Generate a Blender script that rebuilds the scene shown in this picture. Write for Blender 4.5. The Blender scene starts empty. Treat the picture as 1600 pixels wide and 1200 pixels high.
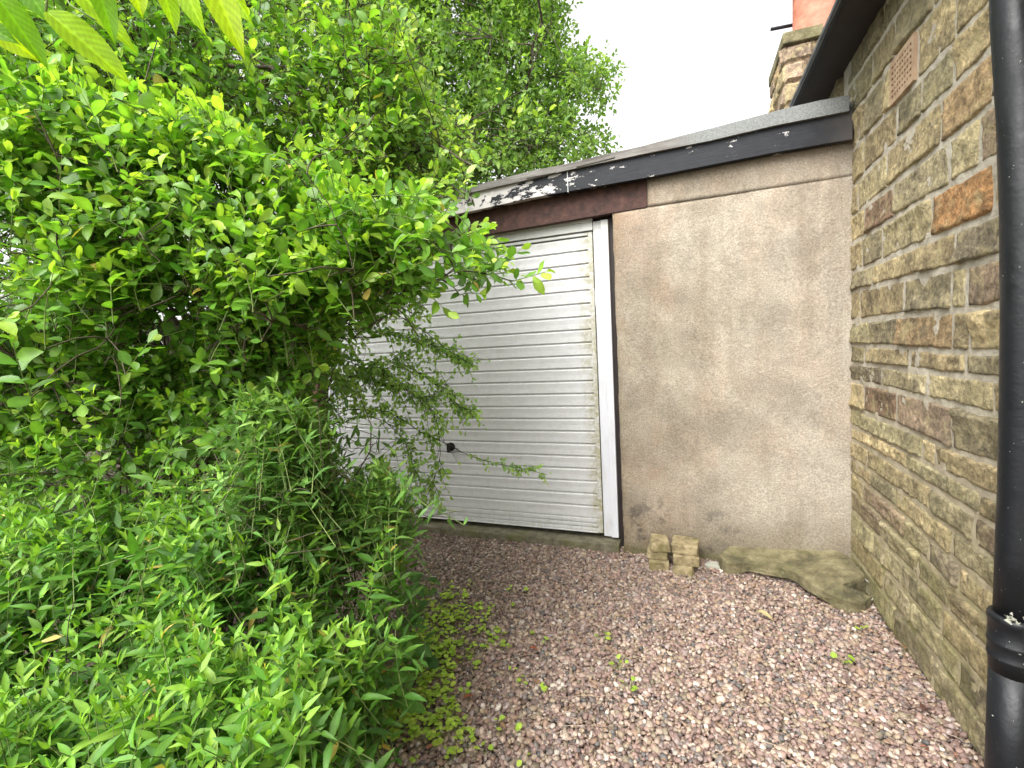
import bpy, math, random
import numpy as np
from math import radians as rad
C = bpy.context.scene
COL = C.collection
rng = np.random.default_rng(7)
random.seed(7)

# ------------------------------------------------------------------ camera
CAM = np.array([0.0, 0.0, 1.338]); F = 724.0
R = np.array([[0.93594604, -0.02184521, -0.35146521],
              [0.34846689, -0.08639227, 0.93333124],
              [-0.0507527, -0.99602167, -0.07324617]])
from mathutils import Matrix, Vector
cd = bpy.data.cameras.new("camera"); cam = bpy.data.objects.new("camera", cd); COL.objects.link(cam)
cd.sensor_width = 36; cd.lens = F / 1600 * 36; cd.clip_end = 500; cd.clip_start = 0.02
M = Matrix(((R[0, 0], -R[0, 1], -R[0, 2], CAM[0]), (R[1, 0], -R[1, 1], -R[1, 2], CAM[1]),
            (R[2, 0], -R[2, 1], -R[2, 2], CAM[2]), (0, 0, 0, 1)))
cam.matrix_world = M
C.camera = cam

# ------------------------------------------------------------------ light
SUN_EL, SUN_AZ = 50, 198          # degrees; azimuth from +Y clockwise
w = bpy.data.worlds.new("World"); C.world = w; w.use_nodes = True
nt = w.node_tree; bg = nt.nodes["Background"]
sky = nt.nodes.new("ShaderNodeTexSky"); sky.sky_type = 'NISHITA'; sky.sun_disc = False
sky.sun_elevation = rad(SUN_EL); sky.sun_rotation = rad(SUN_AZ); sky.dust_density = 4; sky.air_density = 1.0
hs = nt.nodes.new("ShaderNodeHueSaturation"); hs.inputs["Saturation"].default_value = 0.05
nt.links.new(sky.outputs[0], hs.inputs["Color"]); nt.links.new(hs.outputs[0], bg.inputs[0])
bg.inputs[1].default_value = 0.15
sd = bpy.data.lights.new("sun", 'SUN'); sd.energy = 0.9; sd.angle = rad(50); sd.color = (1, .96, .9)
so = bpy.data.objects.new("sun", sd); COL.objects.link(so)
sv = Vector((math.sin(rad(SUN_AZ)) * math.cos(rad(SUN_EL)), math.cos(rad(SUN_AZ)) * math.cos(rad(SUN_EL)), math.sin(rad(SUN_EL))))
so.rotation_euler = sv.to_track_quat('Z', 'Y').to_euler(); so.location = (0, -2, 8)
C.view_settings.view_transform = 'Standard'; C.view_settings.look = 'None'
C.view_settings.exposure = 1.68; C.view_settings.gamma = 1
C.cycles.max_bounces = 8; C.cycles.diffuse_bounces = 5; C.cycles.glossy_bounces = 2
C.cycles.transmission_bounces = 4; C.cycles.use_denoising = True

# ------------------------------------------------------------------ projection helpers (photo pixels -> world)
def unp(px, py, zc):
    px, py, zc = np.broadcast_arrays(np.asarray(px, float), np.asarray(py, float), np.asarray(zc, float))
    c = np.stack([(px - 800) / F * zc, (py - 600) / F * zc, zc], -1)
    return CAM + c @ R.T
def onY(px, py, Y):
    r = R @ np.array([px - 800, py - 600, F]); return CAM + r * (Y - CAM[1]) / r[1]
def onX(px, py, X):
    r = R @ np.array([px - 800, py - 600, F]); return CAM + r * (X - CAM[0]) / r[0]
def onZ(px, py, Z):
    r = R @ np.array([px - 800, py - 600, F]); return CAM + r * (Z - CAM[2]) / r[2]
def proj(P):
    c = (np.asarray(P) - CAM) @ R
    return c[..., 0] / c[..., 2] * F + 800, c[..., 1] / c[..., 2] * F + 600, c[..., 2]

# ------------------------------------------------------------------ noise
_T = rng.random((64, 64, 64)).astype(np.float32)
def vnoise(P):
    P = np.asarray(P, float); i = np.floor(P).astype(int); f = P - i; f = f * f * (3 - 2 * f)
    o = 0
    for dx in (0, 1):
        for dy in (0, 1):
            for dz in (0, 1):
                wt = (f[..., 0] if dx else 1 - f[..., 0]) * (f[..., 1] if dy else 1 - f[..., 1]) * (f[..., 2] if dz else 1 - f[..., 2])
                o = o + wt * _T[(i[..., 0] + dx) & 63, (i[..., 1] + dy) & 63, (i[..., 2] + dz) & 63]
    return o * 2 - 1
def fbm(P, n=3):
    P = np.asarray(P, float); a, o = 1.0, 0
    for _ in range(n):
        o = o + a * vnoise(P); P = P * 2.03 + 17.3; a *= .5
    return o

# ------------------------------------------------------------------ object helpers
def root(name, loc, label, cat, group=None):
    o = bpy.data.objects.new(name, None); COL.objects.link(o); o.location = loc
    o.empty_display_size = .1; o['label'] = label; o['category'] = cat
    if group: o['group'] = group
    return o
def rloc(o):
    while o.parent: o = o.parent
    return np.array(o.location)
def mk(name, V, Fc, mat, parent=None, col=None, smooth=False, base=None, sizes=None):
    """one mesh object; V world coordinates; Fc list of faces, or flat index array with sizes"""
    V = np.asarray(V, float).reshape(-1, 3)
    b = rloc(parent) if parent else (np.asarray(base, float) if base is not None else np.zeros(3))
    me = bpy.data.meshes.new(name)
    if sizes is None:
        if isinstance(Fc, np.ndarray) and Fc.ndim == 2:
            sizes = np.full(len(Fc), Fc.shape[1]); idx = Fc.ravel()
        else:
            sizes = np.array([len(f) for f in Fc]); idx = np.concatenate([np.asarray(f) for f in Fc])
    else: idx = Fc
    me.vertices.add(len(V)); me.vertices.foreach_set("co", (V - b).astype(np.float32).ravel())
    me.loops.add(len(idx)); me.loops.foreach_set("vertex_index", idx.astype(np.int32))
    me.polygons.add(len(sizes))
    st = np.concatenate([[0], np.cumsum(sizes)[:-1]])
    me.polygons.foreach_set("loop_start", st.astype(np.int32))
    me.polygons.foreach_set("loop_total", np.asarray(sizes).astype(np.int32))
    me.polygons.foreach_set("use_smooth", np.full(len(sizes), bool(smooth)))
    if col is not None:
        a = me.color_attributes.new("Col", 'FLOAT_COLOR', 'POINT')
        c4 = np.ones((len(V), 4), np.float32); c4[:, :3] = col; a.data.foreach_set("color", c4.ravel())
    me.update(calc_edges=True); me.validate()
    if mat: me.materials.append(mat)
    o = bpy.data.objects.new(name, me); COL.objects.link(o)
    if parent:
        o.parent = parent
    else: o.location = b
    return o
def tag(o, label, cat, group=None, kind=None):
    if kind: o['kind'] = kind
    if label: o['label'] = label
    if cat: o['category'] = cat
    if group: o['group'] = group
    return o
class MB:
    """collects shapes for one mesh"""
    def __init__(s): s.v = []; s.f = []; s.n = 0; s.c = []
    def add(s, V, Fc, col=None):
        V = np.asarray(V, float).reshape(-1, 3)
        s.v.append(V); s.f += [[i + s.n for i in f] for f in Fc]; s.n += len(V)
        if col is not None: s.c.append(np.broadcast_to(np.asarray(col, float), V.shape))
    def box(s, x0, x1, y0, y1, z0, z1, bev=0):
        if bev <= 0:
            V = [(x, y, z) for x in (x0, x1) for y in (y0, y1) for z in (z0, z1)]
            s.add(V, [(0, 1, 3, 2), (4, 6, 7, 5), (0, 4, 5, 1), (2, 3, 7, 6), (0, 2, 6, 4), (1, 5, 7, 3)])
        else:
            import bmesh
            bm = bmesh.new(); bmesh.ops.create_cube(bm, size=1)
            for v in bm.verts: v.co = Vector(((x0 + x1) / 2 + v.co.x * (x1 - x0), (y0 + y1) / 2 + v.co.y * (y1 - y0), (z0 + z1) / 2 + v.co.z * (z1 - z0)))
            bmesh.ops.bevel(bm, geom=bm.edges[:], offset=bev, segments=2, affect='EDGES', profile=.6)
            bm.verts.index_update()
            s.add([v.co[:] for v in bm.verts], [[v.index for v in f.verts] for f in bm.faces]); bm.free()
    def prism(s, poly, a, b, axis=1):
        """polygon in the plane of the other two axes extruded from a to b along axis"""
        n = len(poly); V = []
        for t in (a, b):
            for p in poly:
                q = list(p); q.insert(axis, t); V.append(q)
        Fc = [list(range(n))[::-1], list(range(n, 2 * n))] + [(i, (i + 1) % n, n + (i + 1) % n, n + i) for i in range(n)]
        s.add(V, Fc)
    def tube(s, pts, rad_, sides=8, cap=True):
        pts = np.asarray(pts, float); rad_ = np.broadcast_to(rad_, (len(pts),))
        V, Fc = tubes(pts[None], rad_[None], sides)
        fl = [list(f) for f in Fc]
        if cap: fl += [list(range(sides))[::-1], list(range((len(pts) - 1) * sides, len(pts) * sides))]
        s.add(V, fl)
    def build(s, name, mat, parent=None, smooth=False, base=None):
        return mk(name, np.concatenate(s.v), s.f, mat, parent, np.concatenate(s.c) if s.c else None, smooth, base)
def tubes(P, Rr, S=5):
    """N polylines of K points -> one tube mesh (V, quads)"""
    P = np.asarray(P, float); N, K, _ = P.shape
    T = np.gradient(P, axis=1); T /= np.linalg.norm(T, axis=2, keepdims=True) + 1e-9
    mean = np.abs(T).mean(1, keepdims=True)
    ref = np.where(np.abs(mean[..., 2:3]) > .8, np.array([1., 0, 0]), np.array([0, 0, 1.]))
    U = np.cross(T, np.broadcast_to(ref, T.shape)); U /= np.linalg.norm(U, axis=2, keepdims=True) + 1e-9
    W = np.cross(T, U)
    a = np.arange(S) / S * 2 * np.pi
    V = P[:, :, None] + Rr[:, :, None, None] * (U[:, :, None] * np.cos(a)[None, None, :, None] + W[:, :, None] * np.sin(a)[None, None, :, None])
    i = np.arange(N)[:, None, None] * K * S; k = np.arange(K - 1)[None, :, None] * S; j = np.arange(S)[None, None, :]
    q = np.stack([i + k + j, i + k + (j + 1) % S, i + k + S + (j + 1) % S, i + k + S + j], -1).reshape(-1, 4)
    return V.reshape(-1, 3), q

# ------------------------------------------------------------------ material helper
def mat(name, build, disp=None):
    m = bpy.data.materials.new(name); m.use_nodes = True
    N = m.node_tree.nodes; L = m.node_tree.links; b = N["Principled BSDF"]
    class K: pass
    k = K(); k.N, k.L, k.b, k.out = N, L, b, N["Material Output"]
    def nn(t, **kw):
        n = N.new(t)
        for a, v in kw.items():
            if a in n.inputs.keys(): n.inputs[a].default_value = v
            else: setattr(n, a, v)
        return n
    k.nn = nn
    pos = N.new("ShaderNodeNewGeometry").outputs["Position"]; k.pos = pos
    def vec(scale=(1, 1, 1), off=(0, 0, 0)):
        n = nn("ShaderNodeMapping"); n.inputs["Scale"].default_value = scale; n.inputs["Location"].default_value = off
        L.new(pos, n.inputs["Vector"]); return n.outputs[0]
    k.vec = vec
    def noise(scale, detail=4, rough=.55, v=None, dist=0):
        n = nn("ShaderNodeTexNoise"); n.inputs["Scale"].default_value = scale; n.inputs["Detail"].default_value = detail
        n.inputs["Roughness"].default_value = rough; n.inputs["Distortion"].default_value = dist
        L.new(v if v is not None else pos, n.inputs["Vector"]); return n.outputs["Fac"]
    k.noise = noise
    def ramp(x, *stops, interp='LINEAR'):
        n = nn("ShaderNodeValToRGB"); r = n.color_ramp; r.interpolation = interp
        while len(r.elements) < len(stops): r.elements.new(.5)
        for e, (p, c) in zip(r.elements, stops):
            e.position = p; e.color = (c, c, c, 1) if isinstance(c, (int, float)) else (*c, 1)
        L.new(x, n.inputs[0]); return n.outputs[0]
    k.ramp = ramp
    def mix(f, a, c, mode='MIX'):
        n = nn("ShaderNodeMix", data_type='RGBA', blend_type=mode)
        for s, v in ((0, f), (6, a), (7, c)):
            if isinstance(v, (int, float)): n.inputs[s].default_value = v
            elif isinstance(v, tuple): n.inputs[s].default_value = (*v, 1)
            else: L.new(v, n.inputs[s])
        return n.outputs[2]
    k.mix = mix
    def math_(op, a, c=0.0, clamp=False):
        n = nn("ShaderNodeMath", operation=op, use_clamp=clamp)
        for s, v in ((0, a), (1, c)):
            if isinstance(v, (int, float)): n.inputs[s].default_value = v
            else: L.new(v, n.inputs[s])
        return n.outputs[0]
    k.math = math_
    def sep():
        n = nn("ShaderNodeSeparateXYZ"); L.new(pos, n.inputs[0]); return n.outputs
    k.sep = sep
    def bump(h, strength=.5, dist=.01, prev=None):
        n = nn("ShaderNodeBump"); n.inputs["Strength"].default_value = strength; n.inputs["Distance"].default_value = dist
        L.new(h, n.inputs["Height"])
        if prev is not None: L.new(prev, n.inputs["Normal"])
        L.new(n.outputs[0], b.inputs["Normal"]); return n.outputs[0]
    k.bump = bump
    def setc(c):
        if isinstance(c, tuple): b.inputs["Base Color"].default_value = (*c, 1)
        else: L.new(c, b.inputs["Base Color"])
    k.setc = setc
    def setr(r):
        if isinstance(r, (int, float)): b.inputs["Roughness"].default_value = r
        else: L.new(r, b.inputs["Roughness"])
    k.setr = setr
    def attr(n_="Col"):
        n = nn("ShaderNodeAttribute"); n.attribute_name = n_; return n.outputs["Color"]
    k.attr = attr
    build(k); return m
def sstep(k, x, a, c):
    n = k.nn("ShaderNodeMapRange", interpolation_type='SMOOTHSTEP'); k.L.new(x, n.inputs[0])
    n.inputs[1].default_value = a; n.inputs[2].default_value = c; return n.outputs[0]

# ------------------------------------------------------------------ materials
def m_render(k):
    s = k.sep(); x, z = s[0], s[2]
    c = k.ramp(k.noise(1.7, 6, .62), (.36, (.262, .22, .165)), (.5, (.365, .315, .242)), (.63, (.45, .40, .32)))
    rightness = sstep(k, k.math('ADD', x, k.math('MULTIPLY', k.noise(2.1, 3), .5)), .35, 1.05)
    c = k.mix(k.math('MULTIPLY', rightness, .55), c, (.55, .49, .41))
    rust = k.ramp(k.noise(1.15, 5, .6, k.vec((1.6, 1, .8), (3.1, 0, 1.7))), (.48, 0.0), (.64, .5))
    left = k.math('SUBTRACT', 1.0, sstep(k, x, -.25, .55))
    c = k.mix(k.math('MULTIPLY', rust, left), c, (.36, .21, .13))
    rust2 = k.ramp(k.noise(2.6, 4, .6, k.vec((1, 1, .45), (9, 0, 0))), (.53, 0.0), (.68, .3))
    c = k.mix(rust2, c, (.45, .30, .19))
    grey = k.ramp(k.noise(3.0, 6, .7, k.vec((1, 1, 1), (0, 0, 5))), (.48, 0.0), (.62, .62))
    c = k.mix(grey, c, (.27, .235, .185))
    # mildew and splash dirt low down, green at the very foot
    low = k.math('SUBTRACT', 1.0, sstep(k, k.math('ADD', z, k.math('MULTIPLY', k.noise(5, 5, .65), .45)), .28, .62))
    c = k.mix(k.math('MULTIPLY', low, .62), c, (.155, .125, .075))
    spots = k.ramp(k.noise(11, 4, .6), (.52, 0.0), (.62, .8))
    midlow = k.math('MULTIPLY', k.math('SUBTRACT', 1.0, sstep(k, z, .18, .5)), k.math('SUBTRACT', 1.0, sstep(k, x, -.05, .45)))
    c = k.mix(k.math('MULTIPLY', spots, midlow), c, (.07, .06, .05))
    foot = k.math('SUBTRACT', 1.0, sstep(k, k.math('ADD', z, k.math('MULTIPLY', k.noise(9, 4), .12)), .06, .16))
    c = k.mix(k.math('MULTIPLY', foot, .7), c, (.12, .115, .04))
    edge = k.math('SUBTRACT', 1.0, sstep(k, k.math('ADD', x, k.math('MULTIPLY', k.noise(7, 4), .2)), -.36, -.22))
    c = k.mix(k.math('MULTIPLY', edge, .45), c, (.33, .22, .12))
    streak = k.ramp(k.noise(7, 5, .6, k.vec((1, 1, .09))), (.52, 0.0), (.68, .42))
    c = k.mix(streak, c, (.24, .195, .14))
    pale = k.ramp(k.noise(4, 6, .7, k.vec((1, 1, .5), (2, 0, 9))), (.55, 0.0), (.68, .4))
    c = k.mix(pale, c, (.47, .42, .34))
    vor = k.nn("ShaderNodeTexVoronoi", feature='DISTANCE_TO_EDGE'); vor.inputs["Scale"].default_value = 1.5
    wv = k.mix(.18, k.vec(), k.nn("ShaderNodeTexNoise").outputs["Color"]); k.L.new(wv, vor.inputs["Vector"])
    crk = k.math('MULTIPLY', k.ramp(vor.outputs[0], (.0, 1.0), (.006, 0.0)), k.ramp(k.noise(1.3, 2), (.54, 0.0), (.62, .3)))
    c = k.mix(crk, c, (.10, .08, .06))
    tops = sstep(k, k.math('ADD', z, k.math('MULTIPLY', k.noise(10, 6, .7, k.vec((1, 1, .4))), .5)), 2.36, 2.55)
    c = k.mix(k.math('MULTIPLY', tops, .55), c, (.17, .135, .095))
    fine = k.ramp(k.noise(105, 4, .75), (.33, .66), (.67, 1.28))
    c = k.mix(1.0, c, fine, 'MULTIPLY'); k.setc(c); k.setr(.93)
    h = k.math('ADD', k.math('MULTIPLY', k.noise(55, 5, .7), .6), k.math('MULTIPLY', k.noise(170, 3, .7), .45))
    k.bump(h, .9, .010)
M_RENDER = mat("weathered cement render", m_render)

def m_door(k):
    s = k.sep(); x, z = s[0], s[2]
    c = k.mix(k.ramp(k.noise(30, 6, .75), (.42, 0.0), (.62, .30)), (.70, .70, .71), (.46, .46, .45))
    c = k.mix(k.ramp(k.noise(6, 4, .6), (.5, 0.0), (.75, .22)), c, (.62, .61, .55))
    e = sstep(k, k.math('ADD', x, k.math('MULTIPLY', k.noise(9, 5, .7), .35)), -.50, -.34)
    c = k.mix(k.math('MULTIPLY', e, k.ramp(k.noise(45, 4, .7), (.34, 0.0), (.56, .8))), c, (.30, .27, .10))
    lowd = k.math('SUBTRACT', 1.0, sstep(k, k.math('ADD', z, k.math('MULTIPLY', k.noise(7, 5), .25)), .14, .42))
    c = k.mix(k.math('MULTIPLY', lowd, k.ramp(k.noise(38, 4, .7, k.vec((1, 1, .4))), (.44, 0.0), (.66, .5))), c, (.40, .40, .26))
    topd = sstep(k, k.math('ADD', z, k.math('MULTIPLY', k.noise(8, 5), .3)), 2.05, 2.3)
    c = k.mix(k.math('MULTIPLY', topd, .5), c, (.45, .47, .40))
    k.setc(c); k.setr(.42)
    k.bump(k.noise(5, 2), .12, .01)
M_DOOR = mat("grubby white painted steel", m_door)
def m_frame(k):
    z = k.sep()[2]
    c = k.mix(k.ramp(k.noise(14, 6, .7, k.vec((1, 1, .3))), (.5, 0.0), (.7, .5)), (.74, .75, .80), (.5, .48, .46))
    up = sstep(k, k.math('ADD', z, k.math('MULTIPLY', k.noise(6, 4), .5)), 1.5, 2.4)
    c = k.mix(k.math('MULTIPLY', up, .55), c, (.46, .47, .40))
    k.setc(c); k.setr(.4)
M_FRAME = mat("white painted frame", m_frame)
def m_lintel(k):
    c = k.ramp(k.noise(22, 7, .72), (.34, (.026, .013, .010)), (.52, (.066, .029, .022)), (.70, (.11, .052, .038)))
    k.setc(c); k.setr(.8); k.bump(k.noise(90, 4, .7), .5, .004)
M_LINTEL = mat("rusted red oxide steel", m_lintel)
def m_fascia(k):
    s = k.sep(); x = s[0]
    n1 = k.noise(9, 8, .72, k.vec((1, 1, 2.4)))
    lf = k.math('SUBTRACT', 1.0, sstep(k, x, -1.15, -.1))
    th = k.math('ADD', n1, k.math('MULTIPLY', lf, .17))
    peel = k.ramp(th, (.64, 0.0), (.65, .8))
    pat = k.math('SUBTRACT', 1.0, sstep(k, x, -1.2, -.95))
    th2 = k.ramp(k.math('ADD', k.noise(5, 7, .7), k.math('MULTIPLY', pat, .12)), (.60, 0.0), (.615, 1.0))
    peel = k.math('MAXIMUM', peel, k.math('MULTIPLY', th2, pat))
    c = k.mix(k.noise(14, 5), (.008, .009, .012), (.028, .030, .036))
    dust = k.ramp(k.noise(26, 6, .75, k.vec((.5, 1, 1))), (.58, 0.0), (.8, .4))
    c = k.mix(dust, c, (.09, .09, .10))
    rt = sstep(k, k.math('ADD', x, k.math('MULTIPLY', k.noise(6, 4), .25)), .72, 1.0)
    c = k.mix(k.math('MULTIPLY', rt, .65), c, (.14, .125, .115))
    c = k.mix(peel, c, (.72, .68, .66)); k.setc(c)
    k.setr(.6); k.b.inputs['Specular IOR Level'].default_value = .28
    k.bump(k.math('ADD', k.math('MULTIPLY', k.noise(70, 4, .6, k.vec((.12, 1, 1))), .5), k.math('MULTIPLY', peel, -.3)), .5, .006)
M_FASCIA = mat("peeling black painted timber", m_fascia)
def m_felt(k):
    x = k.sep()[0]
    c = k.ramp(k.noise(120, 4, .8), (.3, (.12, .125, .12)), (.7, (.30, .31, .30)))
    c2 = k.ramp(k.noise(9, 6, .7, k.vec((.3, 1, 3))), (.35, (.10, .09, .08)), (.65, (.27, .255, .235)))
    f = sstep(k, k.math('ADD', x, k.math('MULTIPLY', k.noise(3, 3), .2)), .0, .25)
    k.setc(k.mix(f, c2, c)); k.setr(.95); k.bump(k.noise(140, 3, .7), .6, .004)
M_FELT = mat("grey mineral roofing felt", m_felt)
def m_black(k):
    c = k.mix(k.ramp(k.noise(17, 7, .75), (.62, 0.0), (.76, .35)), (.008, .009, .011), (.09, .085, .08))
    sp = k.ramp(k.noise(140, 2, .5), (.735, 0.0), (.755, 1.0))
    c = k.mix(sp, c, (.42, .43, .38)); k.setc(c); k.setr(k.ramp(k.noise(8, 5), (.3, .34), (.7, .6)))
    k.bump(k.math('ADD', k.noise(26, 3), k.math('MULTIPLY', k.noise(110, 3), .3)), .3, .006); k.b.inputs['Specular IOR Level'].default_value = .4
M_BLACK = mat("black painted cast iron", m_black)
def m_stone(k):
    c = k.attr(); z = k.sep()[2]
    n = k.ramp(k.noise(21, 8, .72), (.32, .45), (.5, 1.0), (.66, 1.55))
    c = k.mix(1.0, c, n, 'MULTIPLY')
    c = k.mix(1.0, c, k.ramp(k.noise(62, 5, .7), (.34, .55), (.66, 1.35)), 'MULTIPLY')
    lich = k.ramp(k.noise(13, 6, .7, k.vec((1, 1, 1), (4, 2, 1))), (.51, 0.0), (.63, .6))
    c = k.mix(lich, c, (.46, .39, .21))
    soot = k.ramp(k.noise(8, 7, .75, k.vec((1, 1, 1), (1, 7, 3))), (.53, 0.0), (.64, .55))
    c = k.mix(soot, c, (.075, .062, .042))
    moss = k.math('MULTIPLY', k.ramp(k.noise(5, 6, .7, k.vec((1, 1, 1), (8, 8, 8))), (.44, 0.0), (.66, 1.0)),
                  k.math('SUBTRACT', 1.0, sstep(k, z, .15, 1.15)))
    c = k.mix(k.math('MULTIPLY', moss, .6), c, (.17, .16, .04))
    top = k.math('MULTIPLY', sstep(k, z, 2.1, 2.7), k.math('SUBTRACT', 1.0, sstep(k, z, 2.8, 2.9)))
    c = k.mix(k.math('MULTIPLY', top, .4), c, (.15, .125, .065))
    k.setc(c); k.setr(.95)
    k.bump(k.math('ADD', k.math('MULTIPLY', k.noise(42, 6, .7), 1.0), k.math('MULTIPLY', k.noise(150, 3), .4)), .9, .011)
M_STONE = mat("coursed sandstone", m_stone)
def m_mortar(k):
    z = k.sep()[2]
    lowf = k.math('SUBTRACT', 1.0, sstep(k, k.math('ADD', z, k.math('MULTIPLY', k.noise(4, 4), .3)), .6, 1.5))
    c = k.mix(lowf, (.50, .455, .375), (.42, .355, .235))
    c = k.mix(k.ramp(k.noise(18, 6, .7), (.45, 0.0), (.7, .6)), c, (.20, .165, .105))
    moss = k.math('MULTIPLY', k.ramp(k.noise(6, 6, .7), (.46, 0.0), (.64, .9)), k.math('SUBTRACT', 1.0, sstep(k, z, .1, .9)))
    c = k.mix(moss, c, (.19, .19, .045)); k.setc(c); k.setr(.95)
    k.bump(k.math('ADD', k.noise(30, 5, .65), k.math('MULTIPLY', k.noise(140, 2), .4)), .8, .008)
M_MORTAR = mat("sandy lime mortar", m_mortar)
def m_soffit(k):
    k.setc(k.mix(k.noise(12, 5), (.010, .007, .006), (.035, .022, .02))); k.setr(.6)
M_SOFFIT = mat("dark stained soffit", m_soffit)
def m_terra(k):
    k.setc(k.ramp(k.noise(9, 6, .65, k.vec((1, 1, 2))), (.35, (.45, .14, .085)), (.65, (.62, .25, .165)))); k.setr(.75)
    k.bump(k.noise(70, 3), .2, .004)
M_TERRA = mat("terracotta", m_terra)
def m_airbrick(k):
    k.setc(k.ramp(k.noise(22, 5), (.35, (.36, .24, .15)), (.65, (.50, .36, .24)))); k.setr(.85); k.bump(k.noise(80, 3), .3, .004)
M_AIR = mat("buff terracotta air brick", m_airbrick)
def m_hole_shade(k): k.setc((.012, .010, .008)); k.setr(.9)
M_HOLE_SHADE = mat("painted hole shade", m_hole_shade)  # near-black colour standing in for shade behind the grille
def m_pebble(k):
    c = k.attr(); c = k.mix(1.0, c, k.ramp(k.noise(150, 4, .7), (.3, .7), (.7, 1.25)), 'MULTIPLY')
    k.setc(c); k.setr(.62)
M_PEBBLE = mat("river pebbles", m_pebble)
def m_soil(k):
    k.setc(k.ramp(k.noise(26, 7, .75), (.32, (.018, .012, .008)), (.52, (.065, .042, .03)), (.72, (.15, .105, .075)))); k.setr(.97)
    k.bump(k.noise(60, 5, .7), .8, .015)
M_SOIL = mat("dark leafy soil", m_soil)
def m_slab(k):
    c = k.ramp(k.noise(9, 7, .7), (.36, (.085, .075, .04)), (.5, (.18, .155, .08)), (.64, (.30, .26, .15)))
    c = k.mix(k.ramp(k.noise(22, 4, .6), (.62, 0.0), (.7, .5)), c, (.33, .32, .2))
    c = k.mix(k.ramp(k.noise(4, 5, .6), (.5, 0.0), (.7, .6)), c, (.10, .105, .035)); k.setc(c); k.setr(.95)
    k.bump(k.math('ADD', k.noise(30, 7, .72), k.math('MULTIPLY', k.noise(10, 5, .7, k.vec((1, 1, 6))), .8)), 1.0, .014)
M_SLAB = mat("mossy sandstone slab", m_slab)
def m_block(k):
    c = k.ramp(k.noise(19, 7, .7), (.34, (.15, .115, .06)), (.5, (.30, .24, .13)), (.66, (.42, .35, .21)))
    c = k.mix(k.ramp(k.noise(9, 5, .6), (.52, 0.0), (.68, .7)), c, (.13, .12, .035)); k.setc(c); k.setr(.95)
    k.bump(k.noise(60, 6, .65), .7, .01)
M_BLOCK = mat("tan sandstone sett", m_block)
def m_sill(k):
    c = k.ramp(k.noise(14, 6, .7), (.35, (.085, .075, .045)), (.62, (.22, .20, .14)))
    c = k.mix(k.ramp(k.noise(6, 5), (.5, 0.0), (.66, .6)), c, (.12, .12, .035)); k.setc(c); k.setr(.95); k.bump(k.noise(60, 4), .5, .006)
M_SILL = mat("damp concrete", m_sill)
def m_bark(k):
    k.setc(k.ramp(k.noise(30, 6, .7, k.vec((1, 1, .35))), (.32, (.035, .025, .018)), (.55, (.095, .072, .052)), (.75, (.13, .105, .08)))); k.setr(.9)
    k.bump(k.noise(60, 4, .7, k.vec((1, 1, .3))), .6, .006)
M_BARK = mat("grey brown bark", m_bark)
def m_twig(k):
    k.setc(k.ramp(k.noise(40, 4), (.35, (.045, .034, .02)), (.65, (.10, .08, .045)))); k.setr(.8)
M_TWIG = mat("thin twig bark", m_twig)
def m_stemgreen(k):
    k.setc(k.ramp(k.noise(30, 4), (.35, (.10, .16, .04)), (.65, (.18, .22, .06)))); k.setr(.7)
M_STEM = mat("green shoot stem", m_stemgreen)
def leafmat(name, trans=.42, rough=.42, tc=(1.25, 1.35, .55), spec=.5, veins=False):
    def b(k):
        c = k.attr()
        c = k.mix(1.0, c, k.ramp(k.noise(60, 3), (.3, .82), (.7, 1.15)), 'MULTIPLY')
        k.setc(c); k.setr(rough); k.b.inputs["Specular IOR Level"].default_value = spec
        t = k.nn("ShaderNodeBsdfTranslucent"); k.L.new(k.mix(1.0, c, tc, 'MULTIPLY'), t.inputs[0])
        m = k.nn("ShaderNodeMixShader"); m.inputs[0].default_value = trans
        k.L.new(k.b.outputs[0], m.inputs[1]); k.L.new(t.outputs[0], m.inputs[2]); k.L.new(m.outputs[0], k.out.inputs[0])
    return mat(name, b)
M_LEAF = leafmat("broad glossy leaf", .46, .40, spec=.55)
M_LEAF2 = leafmat("soft matt leaf", .45, .55, spec=.35)
M_HYP = leafmat("lance leaf", .38, .48, spec=.4)
M_CHERRY = leafmat("thin serrated leaf", .62, .5, (1.5, 1.5, .5), spec=.35)
def m_dead(k):
    k.setc(k.attr()); k.setr(.85)
M_DEAD = mat("dry dead leaf", m_dead)
def m_straw(k): k.setc(k.ramp(k.noise(20, 3), (.4, (.30, .22, .15)), (.6, (.46, .36, .26)))); k.setr(.8)
M_STRAW = mat("dry straw", m_straw)
def m_tile(k): k.setc(k.ramp(k.noise(8, 5), (.35, (.05, .045, .04)), (.65, (.11, .1, .09)))); k.setr(.9)
M_TILE = mat("dark stone roof tile", m_tile)
def m_brick(k):
    bt = k.nn("ShaderNodeTexBrick"); k.L.new(k.vec((1, 1, 1)), bt.inputs[0])
    bt.inputs["Scale"].default_value = 4.4; bt.inputs["Color1"].default_value = (.12, .075, .045, 1); bt.inputs["Color2"].default_value = (.19, .11, .06, 1)
    bt.inputs["Mortar"].default_value = (.2, .17, .12, 1); k.setc(k.mix(1.0, bt.outputs[0], k.ramp(k.noise(20, 5), (.3, .6), (.7, 1.3)), 'MULTIPLY')); k.setr(.95)
M_BRICK = mat("brown pier", m_brick)

# ------------------------------------------------------------------ ground and gravel
g = 60.0
mk("ground", [(-g, -g, -.03), (g, -g, -.03), (g, g, -.03), (-g, g, -.03)], [(0, 1, 2, 3)], M_SOIL)['kind'] = 'structure'

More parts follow.
